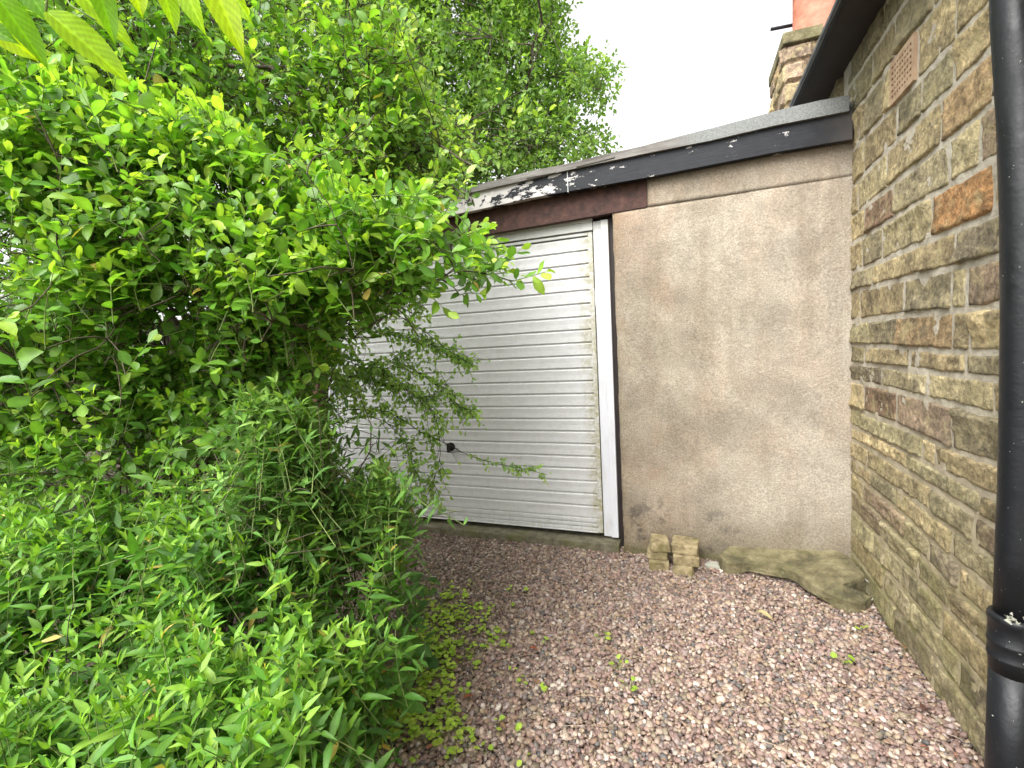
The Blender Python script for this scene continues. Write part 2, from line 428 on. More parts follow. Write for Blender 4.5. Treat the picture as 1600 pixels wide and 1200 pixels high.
def rcube():
    v = {}; V = []; Fs = []
    def vi(p):
        if p not in v: v[p] = len(V); q = np.array(p, float); V.append(q / np.linalg.norm(q) ** .82)
        return v[p]
    for ax in range(3):
        for sg in (-1, 1):
            a, b = [i for i in range(3) if i != ax]
            for i in (-1, 0):
                for j in (-1, 0):
                    q = []
                    for (u, w_) in ((i, j), (i + 1, j), (i + 1, j + 1), (i, j + 1)):
                        p = [0, 0, 0]; p[ax] = sg; p[a] = u; p[b] = w_; q.append(vi(tuple(p)))
                    Fs.append(q if (sg > 0) == (ax != 1) else q[::-1])
    return np.array(V), np.array(Fs)
PV, PF = rcube()
def rotm(n, tilt=np.pi):
    """random rotations (n,3,3): spin about z, then tilt about a random horizontal axis"""
    a = rng.uniform(0, 2 * np.pi, n); t = rng.normal(0, tilt, n); b = rng.uniform(0, 2 * np.pi, n)
    ca, sa = np.cos(a), np.sin(a); z = np.zeros(n); o = np.ones(n)
    Rz = np.stack([np.stack([ca, -sa, z], -1), np.stack([sa, ca, z], -1), np.stack([z, z, o], -1)], 1)
    ux, uy = np.cos(b), np.sin(b); ct, st = np.cos(t), np.sin(t)
    Rt = np.stack([np.stack([ct + ux * ux * (1 - ct), ux * uy * (1 - ct), uy * st], -1),
                   np.stack([ux * uy * (1 - ct), ct + uy * uy * (1 - ct), -ux * st], -1),
                   np.stack([-uy * st, ux * st, ct], -1)], 1)
    return Rt @ Rz
def gravel():
    pts = []
    for lay, (sp, z0) in enumerate(((.0138, -.012), (.0152, .000), (.020, .006))):
        xs, ys = np.meshgrid(np.arange(-2.6, .85, sp), np.arange(.75, 3.05, sp))
        p = np.stack([xs.ravel(), ys.ravel()], -1); p += rng.uniform(-.5, .5, p.shape) * sp
        u, v, zc = proj(np.column_stack([p, np.zeros(len(p))]))
        keep = (u > 430) & (u < 1640) & (v < 1290) & (zc > .2)
        keep &= (p[:, 0] < .836 + .02) & (u > 560 - .25 * (v - 820))
        p = p[keep]; z = z0 + fbm(np.column_stack([p * 2.2, np.zeros(len(p))]), 2) * .012 + rng.uniform(-.004, .004, len(p))
        pts.append(np.column_stack([p, z]))
    P = np.concatenate(pts); n = len(P)
    s = np.clip(rng.lognormal(np.log(.0076), .30, n), .0038, .0135)
    sc = np.stack([s * rng.uniform(.95, 1.45, n), s * rng.uniform(.8, 1.1, n), s * rng.uniform(.5, .85, n)], -1)
    Rm = rotm(n, .45)
    T = PV[None] * (1 + .14 * rng.standard_normal((n, len(PV), 1)).clip(-1.5, 1.5)) * sc[:, None]
    V = np.einsum('nij,nvj->nvi', Rm, T) + P[:, None]
    pal = np.array([(.31, .205, .18), (.25, .17, .15), (.40, .295, .245), (.20, .14, .125), (.36, .275, .20), (.46, .36, .30),
                    (.18, .15, .14), (.55, .48, .43), (.30, .20, .145), (.35, .275, .265), (.26, .21, .155), (.13, .12, .12)])
    pw = np.array([16, 15, 13, 10, 9, 10, 7, 4.5, 8, 8, 7, 3.5]); pw = pw / pw.sum()
    c = pal[rng.choice(len(pal), n, p=pw)] * rng.uniform(.74, 1.18, (n, 1)) * np.array([1.0, 1.0, .955])
    far = np.clip((P[:, 1] - 2.0) / 1.0, 0, 1)[:, None]         # stones a little darker and browner towards the garage
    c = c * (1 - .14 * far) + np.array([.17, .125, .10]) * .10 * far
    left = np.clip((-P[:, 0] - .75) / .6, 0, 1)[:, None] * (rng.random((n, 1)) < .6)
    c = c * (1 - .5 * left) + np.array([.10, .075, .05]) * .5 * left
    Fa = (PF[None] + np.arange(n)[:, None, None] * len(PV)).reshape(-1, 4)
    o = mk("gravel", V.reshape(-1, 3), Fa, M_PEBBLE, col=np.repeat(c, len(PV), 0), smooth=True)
    tag(o, "pinkish brown rounded pebble gravel in front of the garage", "gravel", kind='stuff')
    print("pebbles", n)
gravel()

# ------------------------------------------------------------------ garage
GY = 3.0
garage = root("garage", (-.9, 3.0, 0), "flat roofed garage with white ribbed door and beige rendered front wall", "garage")
WY = 2.955                                            # front of the render
def gx(px, py, y=GY): p = onY(px, py, y); return p[0], p[2]
def wall_block(name, xl, xr, zb, ztop, mat_, amp=.004):
    nx = int((xr - xl) / .02) + 1; V = []; 
    xs = np.linspace(xl, xr, nx + 1); nz = int((ztop(0) - zb) / .02) + 1
    X = np.repeat(xs[:, None], nz + 1, 1); t = np.linspace(0, 1, nz + 1)[None]
    zt = np.array([ztop(x) for x in xs])[:, None]; Z = zb + (zt - zb) * t
    P = np.stack([X * 5, np.zeros_like(X), Z * 5], -1)
    Y = WY - amp * fbm(P, 4) * 1.5
    ed = np.minimum(np.minimum(X - xl, zt - Z), .02); Y += (.02 - ed) * .35
    X = X + np.where(X < xl + .001, fbm(np.stack([Z * 14, Z * 0, Z * 0 + 3], -1), 3) * .0025, 0)
    n = (nx + 1) * (nz + 1)
    front = np.stack([X, Y, Z], -1).reshape(-1, 3); back = front.copy(); back[:, 1] = WY + .12
    id_ = np.arange(n).reshape(nx + 1, nz + 1)
    q = np.stack([id_[:-1, :-1], id_[1:, :-1], id_[1:, 1:], id_[:-1, 1:]], -1).reshape(-1, 4)
    fs = [q]
    for line, flip in ((id_[0, :], 0), (id_[-1, :], 1), (id_[:, 0], 1), (id_[:, -1], 0)):
        a, b = line[:-1], line[1:]
        qq = np.stack([a, b, b + n, a + n], -1); fs.append(qq[:, ::-1] if flip else qq)
    fs.append(q[:, ::-1] + n)
    return mk(name, np.concatenate([front, back]), np.concatenate(fs), mat_, garage, smooth=True)
xl, _ = gx(966, 600, WY); x12, z12 = gx(1012, 323, WY); _, zA = gx(962, 331, WY)
_, zc1 = gx(1240, 285, WY)
x1240 = gx(1240, 285, WY)[0]
crack = lambda x: z12 + (x - x12) * (zc1 - z12) / (x1240 - x12)
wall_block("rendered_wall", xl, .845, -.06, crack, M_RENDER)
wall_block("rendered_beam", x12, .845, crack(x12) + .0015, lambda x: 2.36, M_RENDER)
garage.children[-1].location.y += .0012
# left pier and side walls, back wall
pb = MB(); pb.box(-3.25, -2.80, 2.96, 3.3, -.05, 2.06); pb.build("brick_pier", M_BRICK, garage)
sb = MB(); sb.box(-3.25, -3.05, 3.31, 7.9, -.05, 2.0); sb.box(-3.25, .8, 7.91, 8.1, -.05, 2.0); sb.build("side_wall", M_BRICK, garage)
# lintel
lz0 = gx(963, 330, WY)[1]; lz0l = gx(788, 360, WY)[1]
xL = -2.9
sl = (lz0 - lz0l) / (gx(963, 330, WY)[0] - gx(788, 360, WY)[0])
def lz(x): return z12 + (x - x12) * min(sl, .03)
lb = MB(); lb.prism([(xL, lz(xL) + .012), (x12 - .003, lz(x12) + .012), (x12 - .003, lz(x12) + .30), (xL, lz(xL) + .30)], WY + .012, WY + .03)
lb.prism([(xL, lz(xL)), (x12 - .003, lz(x12)), (x12 - .003, lz(x12) + .011), (xL, lz(xL) + .011)], WY - .001, WY + .11)
lb.build("steel_lintel", M_LINTEL, garage)
# black batten beside the frame
b0 = gx(951, 345, 3.0)[0]
bb = MB(); bb.box(-.437, xl + .03, 3.03, 3.075, .0, lz(-.4) - .004); bb.build("timber_batten", M_SOFFIT, garage)
# fascia
FY = 2.905
fb = [(740, 329), (830, 309), (1000, 279), (1100, 259.5), (1210, 238), (1332, 217)]
ft = [(740, 297), (830, 279), (880, 268), (1000, 242), (1110, 220.5), (1210, 198.5), (1332, 172)]
poly = [gx(*p, FY) for p in fb] + [gx(*p, FY) for p in ft[::-1]]
def ext(pts, x):      # extend the first point of a polyline to x
    (xa, za), (xb, zb) = pts[0], pts[2]; return (x, za + (x - xa) * (zb - za) / (xb - xa))
pbm = [gx(*p, FY) for p in fb]; ptm = [gx(*p, FY) for p in ft]
poly = [ext(pbm, -3.3)] + pbm + ptm[::-1] + [ext(ptm, -3.3)]
fm = MB(); fm.prism(poly, FY, WY - .002); fm.build("fascia_board", M_FASCIA, garage)
jm = MB(); jx, jz = gx(887, 285, FY); jm.box(jx - .002, jx + .002, FY - .0015, FY + .01, jz - .06, jz + .07); jm.build("fascia_joint", M_FRAME, garage)
# felt edge: thick and granular to the right, weathered boards to the left
EY = 2.885
eb = [(735, 301), (830, 279.5), (880, 267), (1000, 241.5), (1110, 219.5), (1210, 196), (1327, 173)]
et = [(735, 291), (760, 285), (830, 267), (885, 256), (950, 240), (1000, 229), (1060, 213), (1120, 198), (1180, 182), (1236, 167), (1280, 157), (1327, 148)]
ebm = [gx(*p, EY) for p in eb]; etm = [gx(*p, EY) for p in et]
poly = [ext(ebm, -3.35)] + ebm + etm[::-1] + [ext(etm, -3.35)]
em = MB(); em.prism(poly, EY, 2.955)
em.build("felt_edge", M_FELT, garage)
for (a, b, o) in (((822, 275), (868, 266), 3.5), ((900, 258), (960, 243), 3)):
    p = [gx(*a, EY - .004), gx(*b, EY - .004), gx(b[0], b[1] + o, EY - .004), gx(a[0], a[1] + o, EY - .004)]
    am = MB(); am.prism(p, EY - .006, EY - .0005); am.build("felt_flap", M_FELT, garage)
zr = etm[-1][1] - .004; zl = ext(etm, -3.35)[1] - .004
rm = MB()
rm.add([(-3.35, 2.957, zl), (.835, 2.957, zr), (.835, 8.1, zr), (-3.35, 8.1, zl), (-3.35, 2.957, zl - .10), (.835, 2.957, zr - .10), (.835, 8.1, zr - .1), (-3.35, 8.1, zl - .1)],
       [(0, 1, 2, 3), (7, 6, 5, 4), (0, 4, 5, 1), (1, 5, 6, 2), (2, 6, 7, 3), (3, 7, 4, 0)])
rm.build("roof_deck", M_FELT, garage)
# door frame
def post(xa, xb):
    m = MB(); z1 = 2.123
    s = 1 if xb > xa else -1
    m.box(min(xa, xa + s * .05), max(xa, xa + s * .05), 3.012, 3.06, .072, z1 - .0, .002)
    m.box(min(xa + s * .0505, xb), max(xa + s * .0505, xb), 3.0, 3.06, .070, z1, .003)
    return m.build("frame_post", M_FRAME, garage)
post(-.532, -.436); post(-2.662, -2.76)
hm = MB(); hm.box(-2.66, -.534, 3.004, 3.06, 2.07, 2.12, .003); hm.box(-2.66, -.534, 3.0, 3.06, 2.1205, 2.15, .002); hm.build("frame_head", M_FRAME, garage)
# door leaf: ribbed steel
dl, dr = -2.652, -.5385
zt, zb = 2.063, .088
ri_l, ri_r = dl + .045, dr - .030
DY = 3.018
leaf = MB()
leaf.box(ri_r, dr, DY - .004, DY + .02, zb, zt, .003); leaf.box(dl, ri_l, DY - .004, DY + .02, zb, zt, .003)
zi_t = gx(930, 367.5, DY)[1]; zi_b = .188
leaf.box(ri_l + .0005, ri_r - .0005, DY - .003, DY + .02, zi_t + .006, zt - .001, .002)
prof = []   # (y,z) from top to bottom
nrib = 22; hgt = (zi_t - zi_b) / nrib
for i in range(nrib):
    z = zi_t - i * hgt
    prof += [(DY + .012, z), (DY + .012, z - .003), (DY - .001, z - .015), (DY + .0005, z - hgt * .55), (DY - .001, z - hgt + .004), (DY + .010, z - hgt + .0012)]
zz = zi_b
for hh in (.034, .03, .026):
    prof += [(DY + .010, zz), (DY + .010, zz - .003), (DY - .002, zz - .010), (DY - .002, zz - hh + .003), (DY + .008, zz - hh + .001)]; zz -= hh
prof += [(DY - .006, zz - .001), (DY - .008, zb), (DY + .02, zb)]
prof = np.array(prof); n = len(prof); nxs = 24
xs = np.linspace(ri_l, ri_r, nxs + 1)
V = np.zeros((nxs + 1, n, 3)); V[:, :, 0] = xs[:, None]; V[:, :, 1] = prof[None, :, 0]; V[:, :, 2] = prof[None, :, 1]
V[:, :, 1] += .0035 * fbm(np.stack([V[..., 0] * 1.7, V[..., 0] * 0, V[..., 2] * 3], -1), 2)
id_ = np.arange((nxs + 1) * n).reshape(nxs + 1, n)
q = np.stack([id_[:-1, :-1], id_[:-1, 1:], id_[1:, 1:], id_[1:, :-1]], -1).reshape(-1, 4)
leaf.add(V, [list(f) for f in q])
door = leaf.build("garage_door", M_DOOR, garage)
kx, kz = gx(705, 698, DY)
km = MB()
km.tube([(kx, DY + .01, kz), (kx, DY - .012, kz)], [.034, .031], 16)
km.tube([(kx, DY - .012, kz), (kx, DY - .045, kz - .002), (kx, DY - .05, kz - .002)], [.014, .016, .012], 12)
km.box(kx - .010, kx + .010, DY - .054, DY - .034, kz - .035, kz + .035, .006)
ho = km.build("lock_handle", M_BLACK, door)
# sill
sm = MB(); sm.box(-2.85, -.425, 2.93, 3.2, -.05, .052, .008); sm.build("door_sill", M_SILL, garage)

# ------------------------------------------------------------------ stone walling
STONEC = dict(o=(.38, .205, .085), b=(.22, .145, .09), t=(.45, .36, .20), g=(.33, .28, .17), y=(.50, .42, .24), p=(.32, .235, .16), d=(.23, .19, .125), n=(.40, .315, .175), k=(.31, .27, .155), r=(.38, .265, .14))
def stone(mb, org, U, W, N_, a0, a1, zt0, zt1, zb0, zb1, col, depth, res=.013, gap=.006, rough=1.0):
    """rough faced block on a plane: a along U, z along W, proud along N_"""
    L = a1 - a0 - 2 * gap; H = ((zt0 + zt1) - (zb0 + zb1)) / 2
    if L < .02 or H < .02: return
    nu = max(4, int(L / res)); nv = max(4, int(H / res))
    u, v = np.meshgrid(np.linspace(0, 1, nu + 1), np.linspace(0, 1, nv + 1), indexing='ij')
    s = rng.uniform(0, 40, 3)
    A = a0 + gap + u * L
    zt = zt0 + (zt1 - zt0) * u - gap; zb_ = zb0 + (zb1 - zb0) * u + gap; Z = zb_ + (zt - zb_) * v
    P = np.stack([A * 9, Z * 9, A * 0], -1) + s
    A = A + fbm(P * 2.2 + 5, 3) * .0038; Z = Z + fbm(P * 2.2 + 11, 3) * .0038
    e = np.minimum(np.minimum(u, 1 - u) * L, np.minimum(v, 1 - v) * H)
    rise = np.clip(e / .010, 0, 1); rise = rise ** .7
    tilt = rng.normal(0, .006) * (u - .5) * 2 + rng.normal(0, .007) * (v - .5) * 2
    h = -.016 + rise * (.016 + depth + tilt + rough * (.0034 * fbm(P, 3) + .0065 * np.abs(fbm(P * 1.9, 4)) + .0030 * fbm(P * 6, 3) - .002))
    h = np.where(rise > .85, np.maximum(h, .0035 + .003 * np.abs(fbm(P * 4, 2))), h)
    Q = np.asarray(org) + A[..., None] * U + Z[..., None] * W + h[..., None] * N_
    id_ = np.arange((nu + 1) * (nv + 1)).reshape(nu + 1, nv + 1)
    q = np.stack([id_[:-1, :-1], id_[1:, :-1], id_[1:, 1:], id_[:-1, 1:]], -1).reshape(-1, 4)
    if np.dot(np.cross(U, W), N_) < 0: q = q[:, ::-1]
    c = np.array(col) * rng.uniform(.70, 1.16) * (1 + .25 * fbm(P * .6, 2)[..., None])
    mb.add(Q, [list(f) for f in q], np.clip(c.reshape(-1, 3), .01, 1))
XW = .836
house = root("stone_house", (2.0, 3.5, 0), "coursed sandstone house wall with black gutter, downpipe and chimney", "house")
def ywall(px, z):      # y on the wall plane seen in pixel column px at height z
    k_ = px - 800; dz = z - CAM[2]
    return (k_ * (R[0, 2] * XW + R[2, 2] * dz) - F * (R[0, 0] * XW + R[2, 0] * dz)) / (F * R[1, 0] - k_ * R[1, 2])
def zpx(a): return onX(a[0], a[1], XW)
zA2 = 2.02; 
l1a, l1b = zpx((1347, 275)), zpx((1540, 85)); l2a, l2b = zpx((1330, 339)), zpx((1545, 170))
def lin(a, b, y): return a[2] + (y - a[1]) * (b[2] - a[2]) / (b[1] - a[1])
z1L, z1R = lin(l1a, l1b, 3.0), lin(l1a, l1b, 1.75); z2L, z2R = lin(l2a, l2b, 3.0), lin(l2a, l2b, 1.75)
print("course lines", z1L, z1R, z2L, z2R)
X0 = 1300
# (z at y=3.0, z at y=1.75) of each bed joint from the top down, then the stones of the course below it: joints (zoom px/4) and colours
courses = [
    ((2.78, 2.78), [330, 470, 700, 900], 'gkgtg'),
    ((2.62, 2.60), [260, 400, 640, 800], 'ktgnt'),
    ((2.45, 2.43), [205, 330, 385, 545, 790], 'ngtAtt'),
    ((2.275, 2.25), [205, 415, 570, 770], 'tngkn'),
    ((z1L, z1R), [170, 350, 690], 'tytr'),
    ((z2L, z2R), [112, 210, 395, 745, 940], 'ytbgyp'),
    ((1.803, 1.808), [195, 322, 630], 'tgyo'),
    ((1.66, 1.662), [255, 550, 785], 'gtnd'),
    ((1.552, 1.538), [183, 458, 757, 855], 'tngyp'),
    ((1.40, 1.393), [253, 412, 762, 870], 'kgrtn'),
    ((1.269, 1.261), [210, 495, 845], 'ktng'),
    ((1.17, 1.185), [315, 605], 'dgy'),
    ((1.08, 1.08), [207, 410, 765], 'nbpg'),
    ((.933, .933), [575, 660], 'ktn'),
    ((.84, .838), [125, 290, 475, 930], 'ttnkn'),
    ((.765, .76), [225, 620, 900], 'ttgp'),
    ((.665, .66), [250, 405, 760], 'nktg'),
    ((.585, .56), [200, 465, 610, 800], 'npgdt'),
    ((.485, .46), [310, 550, 740], 'pgkt'),
    ((.375, .36), [265, 440, 690], 'kgkn'),
    ((.255, .245), [330, 500, 800], 'ngkd'),
    ((.14, .13), [400, 640], 'kdg'),
    ((.02, .0), [300, 600], 'gkg'),
    ((-.10, -.10), [], ''),
]
sw = MB(); U_, W_, N_ = np.array([0, 1., 0]), np.array([0, 0, 1.]), np.array([-1., 0, 0])
air = None
def zat(l, y): return l[0] + (3.0 - y) / 1.25 * (l[1] - l[0]) + .010 * float(vnoise(np.array([[y * 3.1, l[0] * 7.3, 2.2]]))[0])
keys = list('ttnngggykpdr')
for ci in range(len(courses) - 1):
    lt, joints, cols = courses[ci]; lb_ = courses[ci + 1][0]
    zm = (sum(lt) + sum(lb_)) / 4
    ys = [3.03] + [ywall(X0 + j / 4, zm) for j in joints]
    ys = [y for y in ys]
    yend = ywall(1556, zm)
    cols = list(cols)
    cur = min(ys[-1] - rng.uniform(.22, .38), yend) if joints else ys[-1] - .3
    ys.append(cur)
    while ys[-1] > -1.0: ys.append(ys[-1] - rng.uniform(.16, .44)); cols.append(random.choice(keys))
    for i in range(len(ys) - 1):
        y1, y0 = ys[i], ys[i + 1]
        cc = cols[i] if i < len(cols) else random.choice(keys)
        if cc == 'A': air = (y0, y1, zat(lb_, (y0 + y1) / 2), zat(lt, (y0 + y1) / 2)); continue
        dp = rng.uniform(.003, .009)
        stone(sw, (XW, 0, 0), U_, W_, N_, y0, y1, zat(lt, y0), zat(lt, y1), zat(lb_, y0), zat(lb_, y1), STONEC[cc], dp, res=.0085 if y0 > 1.2 else .03, gap=.0052)
    # the wall beyond the garage
    y = 3.12
    while y < 8.4:
        l = rng.uniform(.25, .5)
        if lt[0] > 2.2: stone(sw, (XW, 0, 0), U_, W_, N_, y, y + l, lt[0], lt[0], lb_[0], lb_[0], STONEC[random.choice(keys)], rng.uniform(.004, .015), .04)
        y += l
sw.build("stone_wall", M_STONE, house, smooth=True)
# mortar bed
ny, nz = 250, 150
yy, zz_ = np.meshgrid(np.linspace(-1.1, 3.1, ny + 1), np.linspace(-.12, 2.79, nz + 1), indexing='ij')
P = np.stack([yy * 6, zz_ * 6, yy * 0], -1); xx = XW - .0015 - .004 * fbm(P * 2.5, 3)
id_ = np.arange((ny + 1) * (nz + 1)).reshape(ny + 1, nz + 1)
q = np.stack([id_[:-1, :-1], id_[:-1, 1:], id_[1:, 1:], id_[1:, :-1]], -1).reshape(-1, 4)
mm = MB(); mm.add(np.stack([xx, yy, zz_], -1), [list(f) for f in q]); mm.box(XW + .02, XW + .3, -1.1, 8.5, -.12, 2.79)
mm.build("mortar_bed", M_MORTAR, house, smooth=False)
# air brick
y0, y1, z0, z1 = air; y0 += .006; y1 -= .006; z0 += .008; z1 -= .008
ab = MB(); bars = 8; rows = 6; fx = XW - .016
ab.box(fx + .018, fx + .03, y0, y1, z0, z1)
mgy, mgz = .016, .016; cw = (y1 - y0 - 2 * mgy) / bars; ch = (z1 - z0 - 2 * mgz) / rows
ab.box(fx, fx + .0175, y0, y0 + mgy, z0, z1); ab.box(fx, fx + .0175, y1 - mgy, y1, z0, z1)
for r in range(rows + 1):
    zc_ = z0 + mgz + r * ch
    ab.box(fx + .0005, fx + .0175, y0 + mgy, y1 - mgy, (z0 if r == 0 else zc_ - ch * .24), (z1 if r == rows else zc_ + ch * .24))
for c_ in range(1, bars):
    ab.box(fx + .001, fx + .0174, y0 + mgy + c_ * cw - cw * .22, y0 + mgy + c_ * cw + cw * .22, z0 + .002, z1 - .002)
abo = ab.build("air_brick", M_AIR, house)
hb = MB(); hb.box(fx + .0172, fx + .0178, y0 + mgy, y1 - mgy, z0 + mgz, z1 - mgz); hb.build("air_hole_shade", M_HOLE_SHADE, abo)  # flat dark plate painted as the shade inside the holes
# eaves
so_ = MB(); so_.box(.669, XW + .2, -1.2, 8.5, 2.735, 2.76); so_.build("soffit", M_SOFFIT, house)
gm = MB()
prof = [(.668, 2.772), (.641, 2.772), (.632, 2.736), (.636, 2.729), (.646, 2.727), (.650, 2.722), (.662, 2.722), (.668, 2.734)]
gm.prism(prof, -1.2, 8.5)
gut = gm.build("gutter", M_BLACK, house)
def m_highlight_bead(k): k.setc((.03, .03, .032)); k.setr(.16); k.b.inputs["Specular IOR Level"].default_value = .9
glm = MB(); glm.tube([(.642, -1.2, 2.727), (.642, 8.5, 2.727)], .0045, 10); glm.build("gutter_highlight_bead", mat("glossy black highlight bead", m_highlight_bead), gut, smooth=True)  # shiny bead added to give the gutter a bright highlight line
rf = MB(); rf.add([(.665, -1.2, 2.80), (3.6, -1.2, 4.75), (3.6, 8.5, 4.75), (.665, 8.5, 2.80), (.669, -1.2, 2.78), (3.6, -1.2, 4.72), (3.6, 8.5, 4.72), (.669, 8.5, 2.78)],
                  [(0, 1, 2, 3), (7, 6, 5, 4), (0, 4, 5, 1), (1, 5, 6, 2), (2, 6, 7, 3), (3, 7, 4, 0)])
rf.build("roof", M_TILE, house)
# chimney
cy0 = 5.0; cx0 = onY(1225, 120, cy0)[0]; ctop = onY(1228, 71, cy0)[2]
cb = MB(); cdep = .72
cb.box(cx0 + .015, cx0 + .62, cy0 + .015, cy0 + cdep, 2.6, ctop)
chim = None
cs = MB()
zrow = ctop; 
for hgt_ in (.15, .17, .19, .16, .18, .17):
    a = cx0 - .0
    cut = [cx0] + sorted([cx0 + rng.uniform(.14, .24), cx0 + rng.uniform(.32, .42)]) + [cx0 + .63]
    for i in range(len(cut) - 1):
        stone(cs, (0, cy0, 0), np.array([1., 0, 0]), W_, np.array([0, -1., 0]), cut[i], cut[i + 1], zrow, zrow, zrow - hgt_, zrow - hgt_, STONEC[random.choice('tpnrb')], .008, .02, .008)
    cut = [cy0, cy0 + rng.uniform(.22, .3), cy0 + rng.uniform(.45, .55), cy0 + cdep]
    for i in range(len(cut) - 1):
        stone(cs, (cx0, 0, 0), np.array([0, 1., 0]), W_, np.array([-1., 0, 0]), cut[i], cut[i + 1], zrow, zrow, zrow - hgt_, zrow - hgt_, STONEC[random.choice('tpnrb')], .008, .02, .008)
    zrow -= hgt_
cb_v = np.concatenate(cb.v)
cs.add(cb_v, cb.f, np.array(STONEC['b']) * .8)
chim = cs.build("chimney_stack", M_STONE, house, smooth=False)
cp = MB(); cp.box(cx0 - .012, cx0 + .30, cy0 - .03, cy0 + cdep + .02, ctop + .001, ctop + .10, .012); cp.box(cx0 + .312, cx0 + .66, cy0 - .03, cy0 + cdep + .02, ctop + .001, ctop + .10, .012)
cp.build("cap_stone", M_SLAB, chim)
def pot(px, pyb, w_, h_, yy_, taper=1.0):
    c = onY(px, pyb, yy_); zb_ = ctop + .085
    m = MB(); r = w_ / 2
    prf = [(r * 1.02, 0), (r, .06), (r * .97 * taper, h_ * .8), (r * 1.1 * taper, h_ * .82), (r * 1.12 * taper, h_ * .9), (r * taper, h_ * .92), (r * taper, h_), (r * .85 * taper, h_), (r * .8, h_ * .5)]
    m.tube([(c[0], yy_, zb_ + z) for _, z in prf], [p for p, _ in prf], 28, False)
    return m.build("chimney_pot", M_TERRA, chim, smooth=True)
pot(1275, 60, .37, .95, 5.2); pot(1243, 66, .17, .17, 5.45)
pm = MB(); a = onY(1204, 46, 5.4); b = onY(1245, 38, 5.4); pm.tube([a, b], .016, 8); pm.build("flue_pipe", M_BLACK, chim)

# downpipe: cast iron, slightly bowed, with a spigot and socket joint
zcp = .80
def pipe_pt(px, py): return unp(px, py, zcp)
edge = [(1538, -60), (1541, 60), (1550, 200), (1555, 350), (1556, 500), (1555, 600), (1552, 750), (1548, 850), (1545, 940)]
rP = .041
dcol = R[:, 0]
pts = []
for (px, py) in edge:
    p = onX(px, py, XW - .075); pts.append(p)
pts = np.array(pts)
ycen = np.array([p[1] for p in pts]) ; zz2 = np.array([p[2] for p in pts])
# left silhouette is one radius nearer the corner than the axis: step back along the wall
ax_ = np.column_stack([np.full(len(pts), XW - .062), ycen - rP * 2.0, zz2])
dp_ = MB(); dp_.tube(np.vstack([ax_[0] + (0, 0, .6), ax_]), rP, 28); pipe = dp_.build("downpipe", M_BLACK, house, smooth=True)
zc0 = ax_[-1][2]; yb = ax_[-1][1]
sk = MB(); xk = XW - .062
prf = [(.041, .014), (.049, .012), (.0525, .006), (.0525, -.004), (.050, -.008), (.0498, -.055), (.0518, -.057), (.0518, -.064), (.0498, -.067), (.0498, -.095), (.0512, -.097), (.0512, -.103), (.0485, -.106), (.0468, -.14)]
lean = 0.0
sk.tube([(xk, yb, zc0 + z) for _, z in prf], [r for r, _ in prf], 32); sk.build("pipe_collar", M_BLACK, pipe, smooth=True)
lw = MB(); lw.tube([(xk, yb, zc0 - .13), (xk, yb + .004, zc0 - .4), (xk, yb + .008, -.05)], .0465, 28); lw.build("lower_pipe", M_BLACK, pipe, smooth=True)
lk = MB()
for _ in range(20):
    a = rng.normal(-2.05, .2); r0 = rng.uniform(.0, .014); zz3 = zc0 + .012 + abs(rng.normal(0, .011))
    c = np.array([xk + .05 * math.cos(a) * .98, yb + .05 * math.sin(a) * .98, zz3]); 
    t = rng.uniform(.002, .005)
    v = rng.normal(0, 1, (4, 3)) * t + c; lk.add(v, [(0, 1, 2), (0, 2, 3), (0, 3, 1), (1, 3, 2)])
def m_lich(k): k.setc((.34, .34, .28)); k.setr(.9)
M_LICH = mat("pale lichen crust", m_lich)
lk.build("lichen_crust", M_LICH, pipe)

# ------------------------------------------------------------------ stones on the gravel
def rough_solid(name, V0, F0, mat_, base, sub=3, amp=.006, sc=14, parent=None, bev=.012):
    import bmesh
    bm = bmesh.new()
    vs = [bm.verts.new(Vector(v)) for v in V0]; 
    for f in F0: bm.faces.new([vs[i] for i in f])
    bmesh.ops.recalc_face_normals(bm, faces=bm.faces[:])
    bmesh.ops.bevel(bm, geom=bm.edges[:], offset=bev, segments=2, affect='EDGES', profile=.6)
    bmesh.ops.triangulate(bm, faces=bm.faces[:])
    for _ in range(sub):
        le = [e for e in bm.edges if e.calc_length() > .022]
        if le: bmesh.ops.subdivide_edges(bm, edges=le, cuts=1, use_grid_fill=True)
        bmesh.ops.triangulate(bm, faces=bm.faces[:])
    bm.normal_update()
    P = np.array([v.co[:] for v in bm.verts]); Nn = np.array([v.normal[:] for v in bm.verts])
    d = amp * fbm(P * sc + rng.uniform(0, 30, 3), 4)
    bm.verts.index_update(); fs = [[v.index for v in f.verts] for f in bm.faces]; bm.free()
    return mk(name, P + Nn * d[:, None], fs, mat_, parent, smooth=False, base=base)
# long slab: outline on its top face (pixels), heights above the gravel
top = [((1122, 866), .085), ((1140, 854), .10), ((1168, 849), .115), ((1230, 851), .125), ((1290, 853), .135), ((1322, 866), .135),
       ((1340, 882), .125), ((1354, 899), .12), ((1318, 913), .10), ((1340, 921), .08), ((1363, 931), .06), ((1352, 940), .055), ((1322, 938), .062), ((1288, 924), .075), ((1262, 908), .08), ((1240, 892), .085),
       ((1212, 884), .085), ((1170, 880), .075), ((1135, 879), .07)]
tv = [onZ(p[0], p[1], z) for p, z in top]
n = len(tv); bv = [(p[0], p[1], -.02 if i not in (13, 14, 15, 16, 17) else .025) for i, p in enumerate(tv)]
for p in tv: p[0] = min(p[0], XW - .012)
Fc = [list(range(n))] + [list(range(n, 2 * n))[::-1]] + [(i, n + i, n + (i + 1) % n, (i + 1) % n) for i in range(n)]
slab = rough_solid("stone_slab", tv + bv, Fc, M_SLAB, (np.mean([p[0] for p in tv]), np.mean([p[1] for p in tv]), 0), 4, .006, 16, bev=.006)
